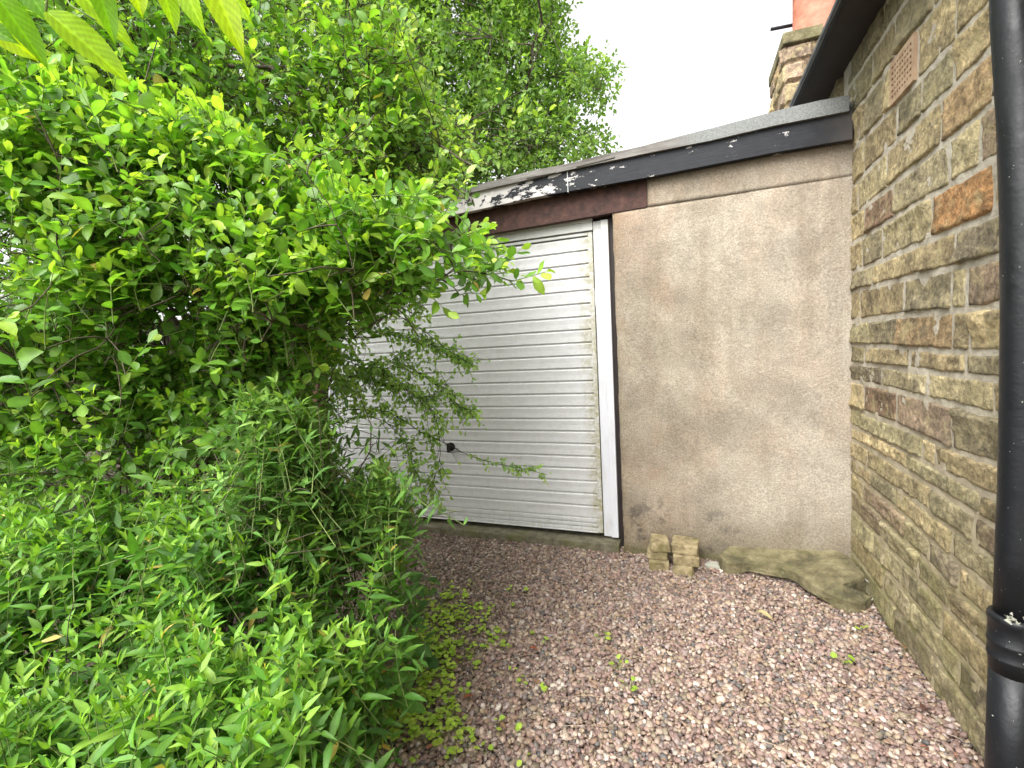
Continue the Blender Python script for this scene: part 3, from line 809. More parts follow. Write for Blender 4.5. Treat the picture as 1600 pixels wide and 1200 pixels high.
tag(slab, "long mossy sandstone slab lying along the foot of the rendered wall", "slab")
# setts, two stacks of three
def sett(cx, cy, wx, wy, z0, h, yaw, label, chop=0):
    c, s = math.cos(yaw), math.sin(yaw)
    V = []
    for zi in (z0, z0 + h):
        for (u, v) in ((-1, -1), (1, -1), (1, 1), (-1, 1)):
            u2 = u * wx / 2 * (1 + rng.normal(0, .03)); v2 = v * wy / 2 * (1 + rng.normal(0, .03))
            if chop and zi > z0: u2 *= .86; v2 *= .9
            V.append((cx + c * u2 - s * v2, cy + s * u2 + c * v2, zi + (rng.normal(0, .002) if zi > z0 else 0)))
    Fc = [(0, 3, 2, 1), (4, 5, 6, 7), (0, 1, 5, 4), (1, 2, 6, 5), (2, 3, 7, 6), (3, 0, 4, 7)]
    o = rough_solid("stone_sett", V, Fc, M_BLOCK, (cx, cy, z0), 3, .003, 30, bev=.009 if not chop else .016)
    tag(o, label, "stone block", "small stone setts stacked against the wall")
pL = onZ(1029, 889, 0.0); pR = onZ(1069, 895, 0.0)
xl_, yl_ = pL[0], 2.83; xr_, yr_ = pR[0], 2.82
print("setts", pL, pR)
sett(xl_, yl_, .112, .15, -.015, .068, .05, "bottom block of the left stack of small stone setts by the wall")
sett(xl_ - .004, yl_ + .016, .116, .15, .055, .054, -.03, "middle block of the left stack of small stone setts by the wall")
sett(xl_ + .006, yl_ - .002, .118, .155, .111, .056, .12, "rounded top block of the left stack of small stone setts", .01)
sett(xr_ + .002, yr_ - .015, .122, .15, -.02, .066, -.1, "rounded bottom block of the right stack of small stone setts", .01)
sett(xr_ + .012, yr_ - .008, .138, .14, .048, .056, .03, "middle block of the right stack of small stone setts by the wall")
sett(xr_ + .010, yr_ + .016, .142, .15, .106, .054, -.08, "flat topped uppermost block of the right stack of small stone setts")
p = onZ(1113, 886, .0)
chip = rough_solid("stone_chip", [(p[0] + a, p[1] + b, z) for z in (-.005, .022) for a, b in ((-.04, -.02), (.04, -.03), (.035, .03), (-.03, .025))],
                   [(0, 3, 2, 1), (4, 5, 6, 7), (0, 1, 5, 4), (1, 2, 6, 5), (2, 3, 7, 6), (3, 0, 4, 7)], M_LICH, (p[0], p[1], 0), 1, .004, 30, bev=.008)
tag(chip, "small pale stone chip between the setts and the slab", "stone")

# ================================================================== foliage
def leaf_tpl(ts, ws, fold=.25, curl=.25, wave=0.0):
    """leaf of unit length along x; midrib plus one row of points each side"""
    ts = np.array(ts); ws = np.array(ws); n = len(ts)
    zc_ = -curl * ts ** 2
    mid = np.stack([ts, ts * 0, zc_], -1)
    wv = wave * np.array([(-1) ** i for i in range(n - 2)])
    Lf = np.stack([ts[1:-1], ws[1:-1], zc_[1:-1] + fold * ws[1:-1] + wv], -1)
    Rt = np.stack([ts[1:-1], -ws[1:-1], zc_[1:-1] + fold * ws[1:-1] - wv], -1)
    V = np.concatenate([mid, Lf, Rt]); l = n; r = n + n - 2
    Fc = [(0, 1, l), (0, r, 1)]
    for i in range(1, n - 2):
        Fc += [(i, i + 1, l + i, l + i - 1), (i, r + i - 1, r + i, i + 1)]
    Fc += [(n - 2, n - 1, l + n - 3), (n - 2, r + n - 3, n - 1)]
    return V, Fc
T_OB = [leaf_tpl([0, .14, .34, .58, .82, 1], [0, .10, .22, .30, .22, 0], .25, .18, .0), leaf_tpl([0, .14, .34, .58, .82, 1], [0, .09, .2, .27, .2, 0], .5, .35, .02),
        leaf_tpl([0, .14, .34, .58, .82, 1], [0, .11, .23, .29, .2, 0], .1, -.12, .02)]
T_LA = [leaf_tpl([0, .15, .38, .68, 1], [0, .10, .150, .105, 0], .3, .25), leaf_tpl([0, .15, .38, .68, 1], [0, .09, .135, .095, 0], .5, .45), leaf_tpl([0, .15, .38, .68, 1], [0, .10, .15, .10, 0], .15, .05)]
T_SM = [leaf_tpl([0, .3, .65, 1], [0, .22, .25, 0], .3, .2), leaf_tpl([0, .3, .65, 1], [0, .2, .22, 0], .55, .35)]
T_FAR = [(np.array([(0, 0, 0), (.5, .3, .08), (1, 0, -.12), (.5, -.3, .08)]), [(0, 2, 1), (0, 3, 2)])]
UP = np.array([0, 0, 1.])
def nrm(v): return v / (np.linalg.norm(v, axis=-1, keepdims=True) + 1e-9)
class Foliage:
    def __init__(s): s.p, s.x, s.n, s.l, s.c = [], [], [], [], []
    def add(s, p, x, n, l, c): s.p.append(p); s.x.append(x); s.n.append(n); s.l.append(l); s.c.append(c)
    def build(s, name, tpls, mat_, parent, base=None):
        p, x, nn_, l, c = [np.concatenate(a) for a in (s.p, s.x, s.n, s.l, s.c)]
        x = nrm(x); y = nrm(np.cross(nn_, x)); z = np.cross(x, y)
        pick = rng.integers(0, len(tpls), len(p)); Vs, Is, Ss, Cs = [], [], [], []; off = 0
        for ti, (V, Fc) in enumerate(tpls):
            m = pick == ti; k_ = m.sum()
            if not k_: continue
            wv = rng.uniform(.82, 1.2, (k_, 1, 1))
            W = p[m][:, None] + l[m][:, None, None] * (V[None, :, 0:1] * x[m][:, None] + wv * V[None, :, 1:2] * y[m][:, None] + rng.uniform(.3, 1.6, (k_, 1, 1)) * V[None, :, 2:3] * z[m][:, None])
            Vs.append(W.reshape(-1, 3)); idx = np.concatenate([np.array(f) for f in Fc]); sz = np.array([len(f) for f in Fc])
            Is.append((idx[None] + np.arange(k_)[:, None] * len(V) + off).ravel()); Ss.append(np.tile(sz, k_)); shade_ = np.where(np.abs(V[:, 1]) < 1e-6, 1.16, .96) if len(V) > 4 else np.ones(len(V)); Cs.append(np.repeat(c[m], len(V), 0) * np.tile(shade_, k_)[:, None]); off += k_ * len(V)
        print(name, parent.name if parent else '', len(p), "leaves")
        return mk(name, np.concatenate(Vs), np.concatenate(Is), mat_, parent, np.concatenate(Cs), True, base, np.concatenate(Ss))
def pal(n, young, lo, mid, hi, yellow=0.0, var=.2):
    """leaf colours from old (0) to young (1)"""
    y = np.clip(young + rng.normal(0, .08, n), 0, 1)[:, None]
    lo, mid, hi = map(np.array, (lo, mid, hi))
    c = np.where(y < .5, lo + (mid - lo) * y * 2, mid + (hi - mid) * (y - .5) * 2) * rng.uniform(1 - var, 1 + var, (n, 1)) * rng.uniform(.93, 1.07, (n, 3))
    if yellow: c = np.where(rng.random((n, 1)) < yellow, np.array([.62, .48, .13]) * rng.uniform(.7, 1.2, (n, 1)), c)
    return c
def shoots(fol, B, D, L, nodes, lsize, cols, opposite=False, spread=1.0, droop=.35, upn=.8, grad=.45, yellow=0., tips=True, sag=.0, face=(0, 0, 0)):
    """leafy shoots from B along D; returns the stem polylines"""
    N = len(B); L = np.broadcast_to(L, (N,)).astype(float); D = nrm(D); K = nodes
    side = nrm(np.cross(D, rng.normal(0, 1, (N, 3)))); 
    bend = rng.normal(0, .16, (N, 1)) * side + np.array([0, 0, -sag])
    t = np.linspace(0, 1, K)
    P = B[:, None] + L[:, None, None] * (t[None, :, None] * D[:, None] + (t ** 2)[None, :, None] * bend[:, None])
    T = nrm(D[:, None] + 2 * t[None, :, None] * bend[:, None])
    a0 = rng.uniform(0, 2 * np.pi, (N, 1))
    ref = nrm(np.cross(T, side[:, None] + .001)); s2 = np.cross(T, ref)
    for kk in ([0, np.pi] if opposite else [0]):
        ang = a0 + (np.arange(K)[None] * (np.pi / 2 if opposite else 2.399)) + kk + rng.normal(0, .25, (N, K))
        rad_ = ref * np.cos(ang)[..., None] + s2 * np.sin(ang)[..., None]
        op = spread * (1 - .55 * t ** 3)[None, :, None] * rng.uniform(.75, 1.25, (N, K, 1))
        x = nrm(rad_ * op + T * (.35 + .9 * t ** 3)[None, :, None] + np.array([0, 0, -1.]) * droop * rng.uniform(0, 1, (N, K, 1)))
        nn_ = nrm(UP * upn + np.array(face) + T * .45 + rng.normal(0, .38, (N, K, 3)))
        sz = (lsize * (1 - grad * t ** 2.5) * (1 - .25 * (1 - t) ** 2))[None] * rng.uniform(.6, 1.2, (N, K))
        y = np.repeat((.25 + .75 * t ** 1.6)[None], N, 0)
        y = y * np.clip(rng.normal(.78, .32, (N, 1)), .05, 1.3)
        keep = rng.random((N, K)) < (.93 if K > 3 else 1); keep[:, 0] &= rng.random(N) < .5
        m = keep.ravel()
        c = pal(N * K, y.ravel(), *cols, yellow=yellow)
        fol.add(P.reshape(-1, 3)[m], x.reshape(-1, 3)[m], nn_.reshape(-1, 3)[m], sz.ravel()[m], c[m])
    if tips:
        c = pal(N, np.ones(N), *cols); x = nrm(T[:, -1] + rng.normal(0, .25, (N, 3)))
        fol.add(P[:, -1], x, nrm(side + UP * .3), lsize * .5 * rng.uniform(.7, 1.1, N), c)
    return P
def inpoly(px, py, poly):
    poly = np.array(poly, float); ins = np.zeros(len(px), bool); j = len(poly) - 1
    for i in range(len(poly)):
        xi, yi = poly[i]; xj, yj = poly[j]
        ins ^= ((yi > py) != (yj > py)) & (px < (xj - xi) * (py - yi) / (yj - yi + 1e-9) + xi); j = i
    return ins
def sample(poly, n):
    poly = np.array(poly, float); lo, hi = poly.min(0), poly.max(0); out = np.zeros((0, 2))
    while len(out) < n:
        p = rng.uniform(lo, hi, (n * 2, 2)); out = np.vstack([out, p[inpoly(p[:, 0], p[:, 1], poly)]])
    return out[:n]
def bez(A, B, lift, jit, K=9):
    """curved polylines from A to B (N,3), leaving upwards"""
    t = np.linspace(0, 1, K)[None, :, None]; d = np.linalg.norm(B - A, axis=1)[:, None]
    Cc = A + (B - A) * .45 + UP * lift * d + rng.normal(0, jit, A.shape) * d
    P = (1 - t) ** 2 * A[:, None] + 2 * t * (1 - t) * Cc[:, None] + t ** 2 * B[:, None]
    wob = rng.normal(0, .012, P.shape) * d[:, :, None]; wob[:, 0] = 0; wob[:, -1] = 0
    return P + wob
def nearest(Q, S, pen=None):
    out = np.zeros(len(Q), int)
    for i in range(0, len(Q), 400):
        d = ((Q[i:i + 400, None] - S[None]) ** 2).sum(-1)
        if pen is not None: d = d + pen[None]
        out[i:i + 400] = d.argmin(1)
    return out
def skeleton(bases, targets, n1, n2, r0, lift=.25, tw=.0016, jit=.10):
    """limbs -> branches -> twigs reaching every target; returns meshes for limb and twig"""
    bases = np.asarray(bases, float)
    c1 = targets[rng.choice(len(targets), n1, replace=False)]
    A = bases[nearest(c1, bases)]
    A = A + rng.normal(0, .02, A.shape)
    P1 = bez(A, c1, lift, jit, 14); R1 = np.linspace(1, .28, 14)[None] * r0 * rng.uniform(.6, 1.1, (n1, 1))
    S1 = P1[:, 4:].reshape(-1, 3)
    c2 = targets[rng.choice(len(targets), n2, replace=False)]
    A2 = S1[nearest(c2, S1)]; P2 = bez(A2, c2, .1, jit, 8); R2 = np.linspace(1, .4, 8)[None] * r0 * .27 * rng.uniform(.6, 1.2, (n2, 1))
    S2 = np.concatenate([P2[:, 2:].reshape(-1, 3), P1[:, 7:].reshape(-1, 3)])
    A3 = S2[nearest(targets, S2)]; P3 = bez(A3, targets, .06, jit, 5); R3 = np.linspace(1.4, .9, 5)[None] * tw * np.ones((len(targets), 1))
    return (P1, R1), (P2, R2), (P3, R3)
def tube_obj(name, parts, mat_, parent, base=None):
    Vs, Fs, off = [], [], 0
    for P, Rr, S in parts:
        V, q = tubes(P, Rr, S); Vs.append(V); Fs.append(q + off); off += len(V)
    return mk(name, np.concatenate(Vs), np.concatenate(Fs), mat_, parent, None, True, base)
def toward(P, v): return nrm(np.asarray(v, float) - P)

# ---------- 1. big broad leaved shrub over the left half
def broad_shrub():
    r = root("broadleaf_shrub", (-1.25, 1.55, 0), "big bright green broad leaved shrub arching in front of the white door", "shrub")
    fol = Foliage()
    poly = [(-160, 130), (60, 120), (200, 150), (330, 165), (420, 215), (500, 250), (600, 285), (680, 300), (730, 345), (785, 400), (800, 425), (740, 440), (660, 455), (600, 450), (540, 500), (470, 530), (440, 590), (330, 620), (200, 690), (60, 720), (-160, 740)]
    q = np.vstack([sample(poly, 3000), sample([(-160, 400), (520, 400), (540, 500), (470, 600), (400, 640), (200, 720), (-160, 740)], 900)])
    d0 = 1.05 + .00016 * np.clip(q[:, 0] - 250, 0, 900) + .00025 * np.abs(q[:, 1] - 330) + .07 * fbm(np.column_stack([q / 90, q[:, 0] * 0]), 2)
    low = np.clip((q[:, 1] - 430) / 200, 0, 1)
    zc = d0 + low * .42 + rng.exponential(.24, len(q)).clip(0, 1.0)
    gap = fbm(np.column_stack([q / 120, q[:, 0] * 0 + 4]), 2); keep = (gap > -.45) | (q[:, 1] < 300)
    keep &= rng.random(len(q)) < (1 - .15 * low)
    q, zc = q[keep], zc[keep]
    T = unp(q[:, 0], q[:, 1], zc)
    qq = sample([(-160, -80), (560, -80), (620, 60), (690, 180), (720, 300), (600, 290), (420, 220), (60, 130), (-160, 140)], 520)
    T = np.vstack([T, unp(qq[:, 0], qq[:, 1], 1.2 + .0006 * np.clip(qq[:, 0] - 100, 0, 700) + rng.exponential(.2, len(qq)).clip(0, .7))])
    qq = sample([(-160, 560), (520, 540), (480, 660), (250, 725), (-160, 745)], 380)
    T = np.vstack([T, unp(qq[:, 0], qq[:, 1], 1.3 + rng.random(len(qq)) * .45)])
    # explicit outer sprays on the right edge and against the sky
    ex = np.array([(842, 428, 1.12), (800, 408, 1.12), (785, 440, 1.15), (745, 452, 1.18), (690, 470, 1.2), (770, 385, 1.15), (740, 355, 1.2), (700, 330, 1.25), (630, 465, 1.2), (585, 480, 1.25), (720, 420, 1.12), (660, 440, 1.15), (760, 425, 1.1),
                   (345, 200, 1.0), (160, 185, 1.0), (480, 260, 1.05), (250, 260, .98), (410, 240, 1.05), (90, 260, .98), (560, 300, 1.05), (20, 330, .95), (140, 330, .96), (300, 330, .97), (20, 560, .8), (0, 500, .8), (220, 540, 1.05), (330, 575, 1.1), (150, 620, 1.15), (60, 450, 1.0), (400, 420, 1.05), (460, 380, 1.05), (520, 400, 1.08)])
    T = np.vstack([T, unp(ex[:, 0], ex[:, 1], ex[:, 2])])
    D = nrm(np.array([.35, -.35, .55]) + rng.normal(0, .42, T.shape))
    u = proj(T)[0]
    D = np.where(((u > 640) & (proj(T)[1] > 300))[:, None], nrm(np.array([.85, -.1, .05]) + rng.normal(0, .28, T.shape)), D)
    L = rng.uniform(.09, .19, len(T)); B = T - D * L[:, None] * .8
    s1, s2, s3 = skeleton([(-2.0, 1.85, 0), (-2.2, 2.0, 0), (-2.3, 1.6, 0), (-2.1, 1.5, 0)], B, 24, 450, .0075, .5)
    P = shoots(fol, B, D, L, 9, .050, ((.085, .195, .03), (.19, .38, .045), (.40, .57, .075)), spread=1.0, droop=.3, grad=.3, face=(.15, -.35, 0), yellow=.004)
    fol.build("foliage", T_OB, M_LEAF, r)
    tube_obj("stem", [(s1[0], s1[1], 8), (s2[0], s2[1], 6)], M_BARK, r)
    tube_obj("twig", [(s3[0], s3[1], 4)], M_TWIG, r)
    tube_obj("shoot", [(P[:, ::2], np.linspace(.0014, .0007, P[:, ::2].shape[1])[None] * np.ones((len(P), 1)), 4)], M_STEM, r)
broad_shrub()

# ---------- 2. finer leaved tree above and behind
def fine_tree():
    r = root("small_leaved_tree", (-2.6, 2.3, 0), "pale green small leaved tree with bare grey branches behind the broad shrub", "tree")
    fol = Foliage()
    poly = [(-160, -120), (600, -120), (625, -20), (640, 50), (650, 110), (690, 150), (735, 190), (745, 250), (735, 285), (690, 310), (600, 330), (480, 300), (300, 260), (-160, 240)]
    q = sample(poly, 3600)
    right = np.clip((q[:, 0] - 350) / 350, 0, 1)
    zc = 1.6 + .25 * fbm(np.column_stack([q / 110, q[:, 0] * 0]), 2) + rng.exponential(.55, len(q)).clip(0, 2.2) - .15 * right
    T = unp(q[:, 0], q[:, 1], zc)
    ex = np.array([(862, 172, 1.9), (840, 180, 1.9), (815, 165, 1.92), (795, 150, 1.95), (780, 178, 1.9), (760, 160, 1.9), (800, 190, 1.95), (745, 215, 1.9), (770, 245, 1.9), (755, 262, 1.9), (735, 235, 1.9), (710, 150, 1.9), (700, 200, 1.8), (650, 20, 1.8), (640, 90, 1.8), (625, 0, 1.8), (680, 120, 1.85)])
    T = np.vstack([T, unp(ex[:, 0], ex[:, 1], ex[:, 2])])
    D = nrm(np.array([.3, -.25, .5]) + rng.normal(0, .5, T.shape)); L = rng.uniform(.08, .2, len(T)); B = T - D * L[:, None] * .8
    s1, s2, s3 = skeleton([(-2.5, 2.3, 0), (-2.75, 2.1, 0), (-2.6, 2.5, 0)], B, 20, 300, .022, .5)
    P = shoots(fol, B, D, L, 9, .044, ((.11, .215, .05), (.24, .41, .065), (.46, .60, .11)), spread=1.0, droop=.3, grad=.3, face=(.2, -.4, 0))
    fol.build("crown", T_OB, M_LEAF, r)
    # branches seen bare in front of the leaves
    br = [[(190, 175, 1.75), (245, 118, 1.7), (330, 102, 1.66), (420, 104, 1.66), (520, 98, 1.7), (600, 86, 1.75), (640, 80, 1.8)],
          [(420, 104, 1.66), (470, 140, 1.66), (520, 190, 1.7), (570, 240, 1.75)], [(215, 30, 1.9), (320, 20, 1.85), (380, 80, 1.8), (430, 150, 1.75), (470, 230, 1.7)],
          [(555, 80, 1.7), (575, 40, 1.68), (602, 5, 1.7)], [(210, 20, 1.8), (280, 38, 1.75), (370, 70, 1.72), (440, 120, 1.7)], [(330, 60, 1.8), (410, 100, 1.75), (480, 170, 1.75)], [(300, 120, 1.7), (370, 122, 1.68), (430, 135, 1.7), (500, 160, 1.75)], [(540, 130, 1.7), (600, 190, 1.7), (660, 235, 1.75), (720, 245, 1.85)]]
    bp = []
    for i, b in enumerate(br):
        b = np.array(b, float); t = np.linspace(0, len(b) - 1, 14); i0 = np.arange(len(b))
        w3 = unp(np.interp(t, i0, b[:, 0]), np.interp(t, i0, b[:, 1]), np.interp(t, i0, b[:, 2])); bp.append(w3 + rng.normal(0, .004, w3.shape))
    bp = np.array(bp); rr = np.array([.0085, .005, .006, .006, .005, .004, .005, .005])[:, None] * np.linspace(1.15, .5, 14)[None]
    # each bare branch hangs on the limbs
    S1 = s1[0].reshape(-1, 3); st = bp[:, 0]; ln = bez(S1[nearest(st, S1)], st, .05, .05, 8)
    tube_obj("branch", [(s1[0], s1[1], 9), (s2[0], s2[1], 6), (bp, rr, 8), (ln, np.repeat(rr[:, :1] * 1.1, 8, 1), 7)], M_BARK, r)
    tube_obj("twig", [(s3[0], s3[1], 4), (P[:, ::2], np.linspace(.0016, .0008, P[:, ::2].shape[1])[None] * np.ones((len(P), 1)), 3)], M_TWIG, r)
fine_tree()

# ---------- 3. tall tree beyond the garage roof
def back_tree():
    r = root("tall_tree", (-5.2, 10.6, 0), "tall airy tree behind the garage roof with sky showing through its crown", "tree")
    fol = Foliage()
    poly = [(520, -200), (890, -200), (885, -60), (868, 0), (872, 55), (905, 75), (925, 110), (962, 105), (945, 140), (948, 165), (935, 190), (925, 215), (948, 238), (900, 255), (840, 275), (760, 300), (600, 320), (540, 250)]
    q = sample(poly, 2300)
    zc = 9.6 + rng.normal(0, .9, len(q))
    gap = fbm(np.column_stack([q / 42, q[:, 0] * 0 + 9]), 2)
    edge_ = np.clip((q[:, 0] - 820) / 100, 0, 1)
    keep = gap > -.55 + .55 * edge_ * 1.1
    q, zc = q[keep], zc[keep]
    T = unp(q[:, 0], q[:, 1], zc)
    cl = T
    # each cluster: several shoots hanging and rising
    k = 5; B = np.repeat(cl, k, 0) + rng.normal(0, .13, (len(cl) * k, 3))
    D = nrm(np.array([.25, -.1, .1]) + rng.normal(0, .6, B.shape)); L = rng.uniform(.2, .42, len(B))
    s1, s2, s3 = skeleton([(-5.2, 10.6, 1.6), (-5.1, 10.6, 2.6)], cl, 26, 180, .055, .12, .006, .12)
    P = shoots(fol, B, D, L, 8, .135, ((.105, .20, .05), (.19, .32, .07), (.30, .46, .10)), spread=1.0, droop=.4, grad=.2, tips=False)
    fol.build("crown", T_FAR, M_LEAF2, r)
    tp = np.array([[(-5.2, 10.6, 0), (-5.22, 10.6, 1.0), (-5.18, 10.6, 1.9), (-5.1, 10.6, 2.9), (-5.0, 10.55, 4.2), (-4.95, 10.5, 6.0)]]).repeat(1, 0)
    tube_obj("trunk", [(tp, np.array([[.17, .14, .125, .11, .08, .03]]), 12)], M_BARK, r)
    tube_obj("branch", [(s1[0], s1[1], 7), (s2[0], s2[1], 5), (s3[0], s3[1], 3)], M_BARK, r)
back_tree()

# ---------- 4. thin twiggy shrub against the door
def twiggy():
    r = root("twiggy_shrub", (-1.95, 2.45, 0), "thin twiggy shrub with small oval leaves reaching across the white ribbed door", "shrub")
    fol = Foliage()
    stems = []
    def spray(pts, n_side, ls=.036, rr=.0032, lside=(.1, .26), yel=0.0, dens=1.0, sidespread=.6):
        n_side = int(n_side * 2.1)
        pts = np.array(pts, float); K = 14; t = np.linspace(0, len(pts) - 1, K); i0 = np.arange(len(pts))
        P = unp(np.interp(t, i0, pts[:, 0]), np.interp(t, i0, pts[:, 1]), np.interp(t, i0, pts[:, 2])); P[1:-1] += rng.normal(0, .006, P[1:-1].shape)
        stems.append((P[None], np.linspace(rr, rr * .35, K)[None], 5))
        Tn = nrm(np.gradient(P, axis=0))
        idx = rng.uniform(2, K - 1.01, n_side); i = idx.astype(int); f = (idx - i)[:, None]
        B = P[i] * (1 - f) + P[i + 1] * f
        D = nrm(Tn[i] + rng.normal(0, sidespread, B.shape)); L = rng.uniform(*lside, n_side) * (1.1 - .6 * idx / K)
        cols = ((.19, .33, .10), (.31, .49, .14), (.44, .61, .18))
        Q = shoots(fol, B, D, L, 8, ls, cols, spread=1.1, droop=.45, upn=.5, grad=.3, sag=.12, face=(.2, -.7, 0))
        stems.append((Q[:, ::2], np.linspace(.0016, .0008, Q[:, ::2].shape[1])[None] * np.ones((n_side, 1)), 3))
        # leaves along the main stem tip
        Q = shoots(fol, P[-5:-4], P[-1:] - P[-5:-4], np.linalg.norm(P[-1] - P[-5]), 8, ls, cols, spread=1.0)
    b = (430, 700, 2.5)
    spray([b, (500, 560, 2.45), (600, 480, 2.35), (690, 540, 2.3), (732, 568, 2.3)], 26, .034)
    spray([b, (520, 600, 2.45), (620, 560, 2.4), (690, 610, 2.4), (728, 640, 2.4)], 34, .034)
    spray([b, (540, 640, 2.5), (600, 640, 2.45), (650, 670, 2.4), (690, 690, 2.4), (740, 715, 2.42), (800, 728, 2.45), (856, 742, 2.45)], 26, .034, lside=(.05, .13))
    spray([b, (560, 600, 2.45), (640, 600, 2.4), (680, 650, 2.4), (690, 720, 2.4), (665, 780, 2.38)], 26, .04)
    spray([b, (520, 660, 2.5), (590, 650, 2.5), (640, 700, 2.45), (652, 770, 2.4)], 22, .036)
    spray([(455, 690, 2.5), (470, 520, 2.4), (540, 460, 2.3), (620, 440, 2.2), (660, 470, 2.2)], 26, .034)
    spray([(440, 690, 2.5), (480, 560, 2.4), (520, 520, 2.3), (590, 520, 2.3), (660, 530, 2.3), (705, 560, 2.3)], 34, .034)
    spray([b, (500, 640, 2.4), (550, 590, 2.3), (610, 600, 2.25), (660, 625, 2.25), (700, 600, 2.25)], 34, .034)
    spray([b, (480, 600, 2.4), (520, 560, 2.3), (560, 570, 2.25), (600, 580, 2.2), (640, 560, 2.2)], 34, .034)
    spray([b, (460, 560, 2.3), (500, 490, 2.2), (560, 470, 2.1), (600, 480, 2.1)], 34, .036)
    spray([b, (450, 600, 2.3), (470, 560, 2.2), (500, 570, 2.1), (540, 600, 2.1)], 30, .036)
    g0 = unp(*b); gp = bez(np.array([(-1.95, 2.45, 0), (-1.93, 2.42, 0), (-2.0, 2.5, 0)]), np.array([g0, unp(455, 690, 2.5), unp(440, 690, 2.5)]), .05, .05, 8)
    stems.append((gp, np.linspace(.009, .005, 8)[None] * np.ones((3, 1)), 7))
    for i_ in range(len(fol.p)):        # the door handle shows through a gap in the leaves
        u_, v_, _ = proj(fol.p[i_]); k_ = (np.hypot(u_ - 706, v_ - 697) > 26)
        for a_ in (fol.p, fol.x, fol.n, fol.l, fol.c): a_[i_] = a_[i_][k_]
    fol.build("foliage", T_SM, M_LEAF, r)
    tube_obj("stem", stems, M_TWIG, r)
twiggy()

# ---------- 5/6. St John's wort mounds with lance leaves
def lance_shrub(name, base, label, poly, n, dfun, cols, lsize, yel, depthj, up=(.0, -.12, 1.0), lr=(.17, .32), nodes=7, jd=.27):
    r = root(name, base, label, "shrub"); fol = Foliage()
    q = sample(poly, n); zc = dfun(q) + rng.exponential(depthj, len(q)).clip(0, depthj * 3)
    gap = fbm(np.column_stack([q / 60, q[:, 0] * 0 + 2]), 2); keep = gap > -.38; q, zc = q[keep], zc[keep]
    T = unp(q[:, 0], q[:, 1], zc); T = T[T[:, 2] > .03]
    D = nrm(np.array(up) + rng.normal(0, jd, T.shape) + np.array([0, 0, 0])); L = rng.uniform(*lr, len(T)); L = np.minimum(L, T[:, 2] / np.maximum(D[:, 2], .2) * .95)
    B = T - D * L[:, None]
    bs = np.array(base) + np.column_stack([rng.normal(0, .07, 10), rng.normal(0, .09, 10), np.zeros(10)])
    s1, s2, s3 = skeleton(bs, B, 22, 110, .006, .2, .0016)
    P = shoots(fol, B, D, L, nodes, lsize, cols, opposite=True, spread=1.7, droop=.5, upn=.9, grad=.42, yellow=yel, face=(.25, -.25, 0))
    fol.build("foliage", T_LA, M_HYP, r)
    tube_obj("stem", [(s1[0], s1[1], 6), (s2[0], s2[1], 5), (s3[0], s3[1] * .7, 3)], M_TWIG, r)
    tube_obj("shoot", [(P[:, ::2], np.linspace(.0014, .0007, P[:, ::2].shape[1])[None] * np.ones((len(P), 1)), 4)], M_STEM, r)
lance_shrub("lance_leaved_shrub", (-1.1, .95, 0), "low bushy shrub of fresh green lance shaped leaves in the near corner",
            [(-180, 735), (60, 715), (200, 735), (330, 720), (430, 735), (510, 770), (570, 800), (603, 850), (614, 900), (618, 960), (588, 1010), (552, 1050), (515, 1090), (462, 1180), (430, 1290), (-180, 1290)],
            2400, lambda q: 1.36 - .54 * np.clip((q[:, 1] - 740) / 420, 0, 1) ** .8 + .11 * fbm(np.column_stack([q / 85, q[:, 0] * 0]), 2) + .0003 * np.clip(q[:, 0] - 350, 0, 400),
            ((.052, .135, .021), (.112, .265, .032), (.245, .43, .048)), .066, .008, .15)
lance_shrub("grey_green_shrub", (-1.4, 1.35, 0), "taller grey green lance leaved shrub standing beside the door's left edge",
            [(265, 690), (330, 650), (390, 615), (430, 605), (480, 645), (530, 695), (560, 700), (612, 725), (620, 765), (600, 800), (560, 800), (500, 790), (430, 770), (340, 750), (270, 730)],
            1200, lambda q: 1.10 + .0011 * (q[:, 0] - 300), ((.085, .18, .045), (.165, .32, .07), (.29, .48, .10)), .062, .012, .14, jd=.4)

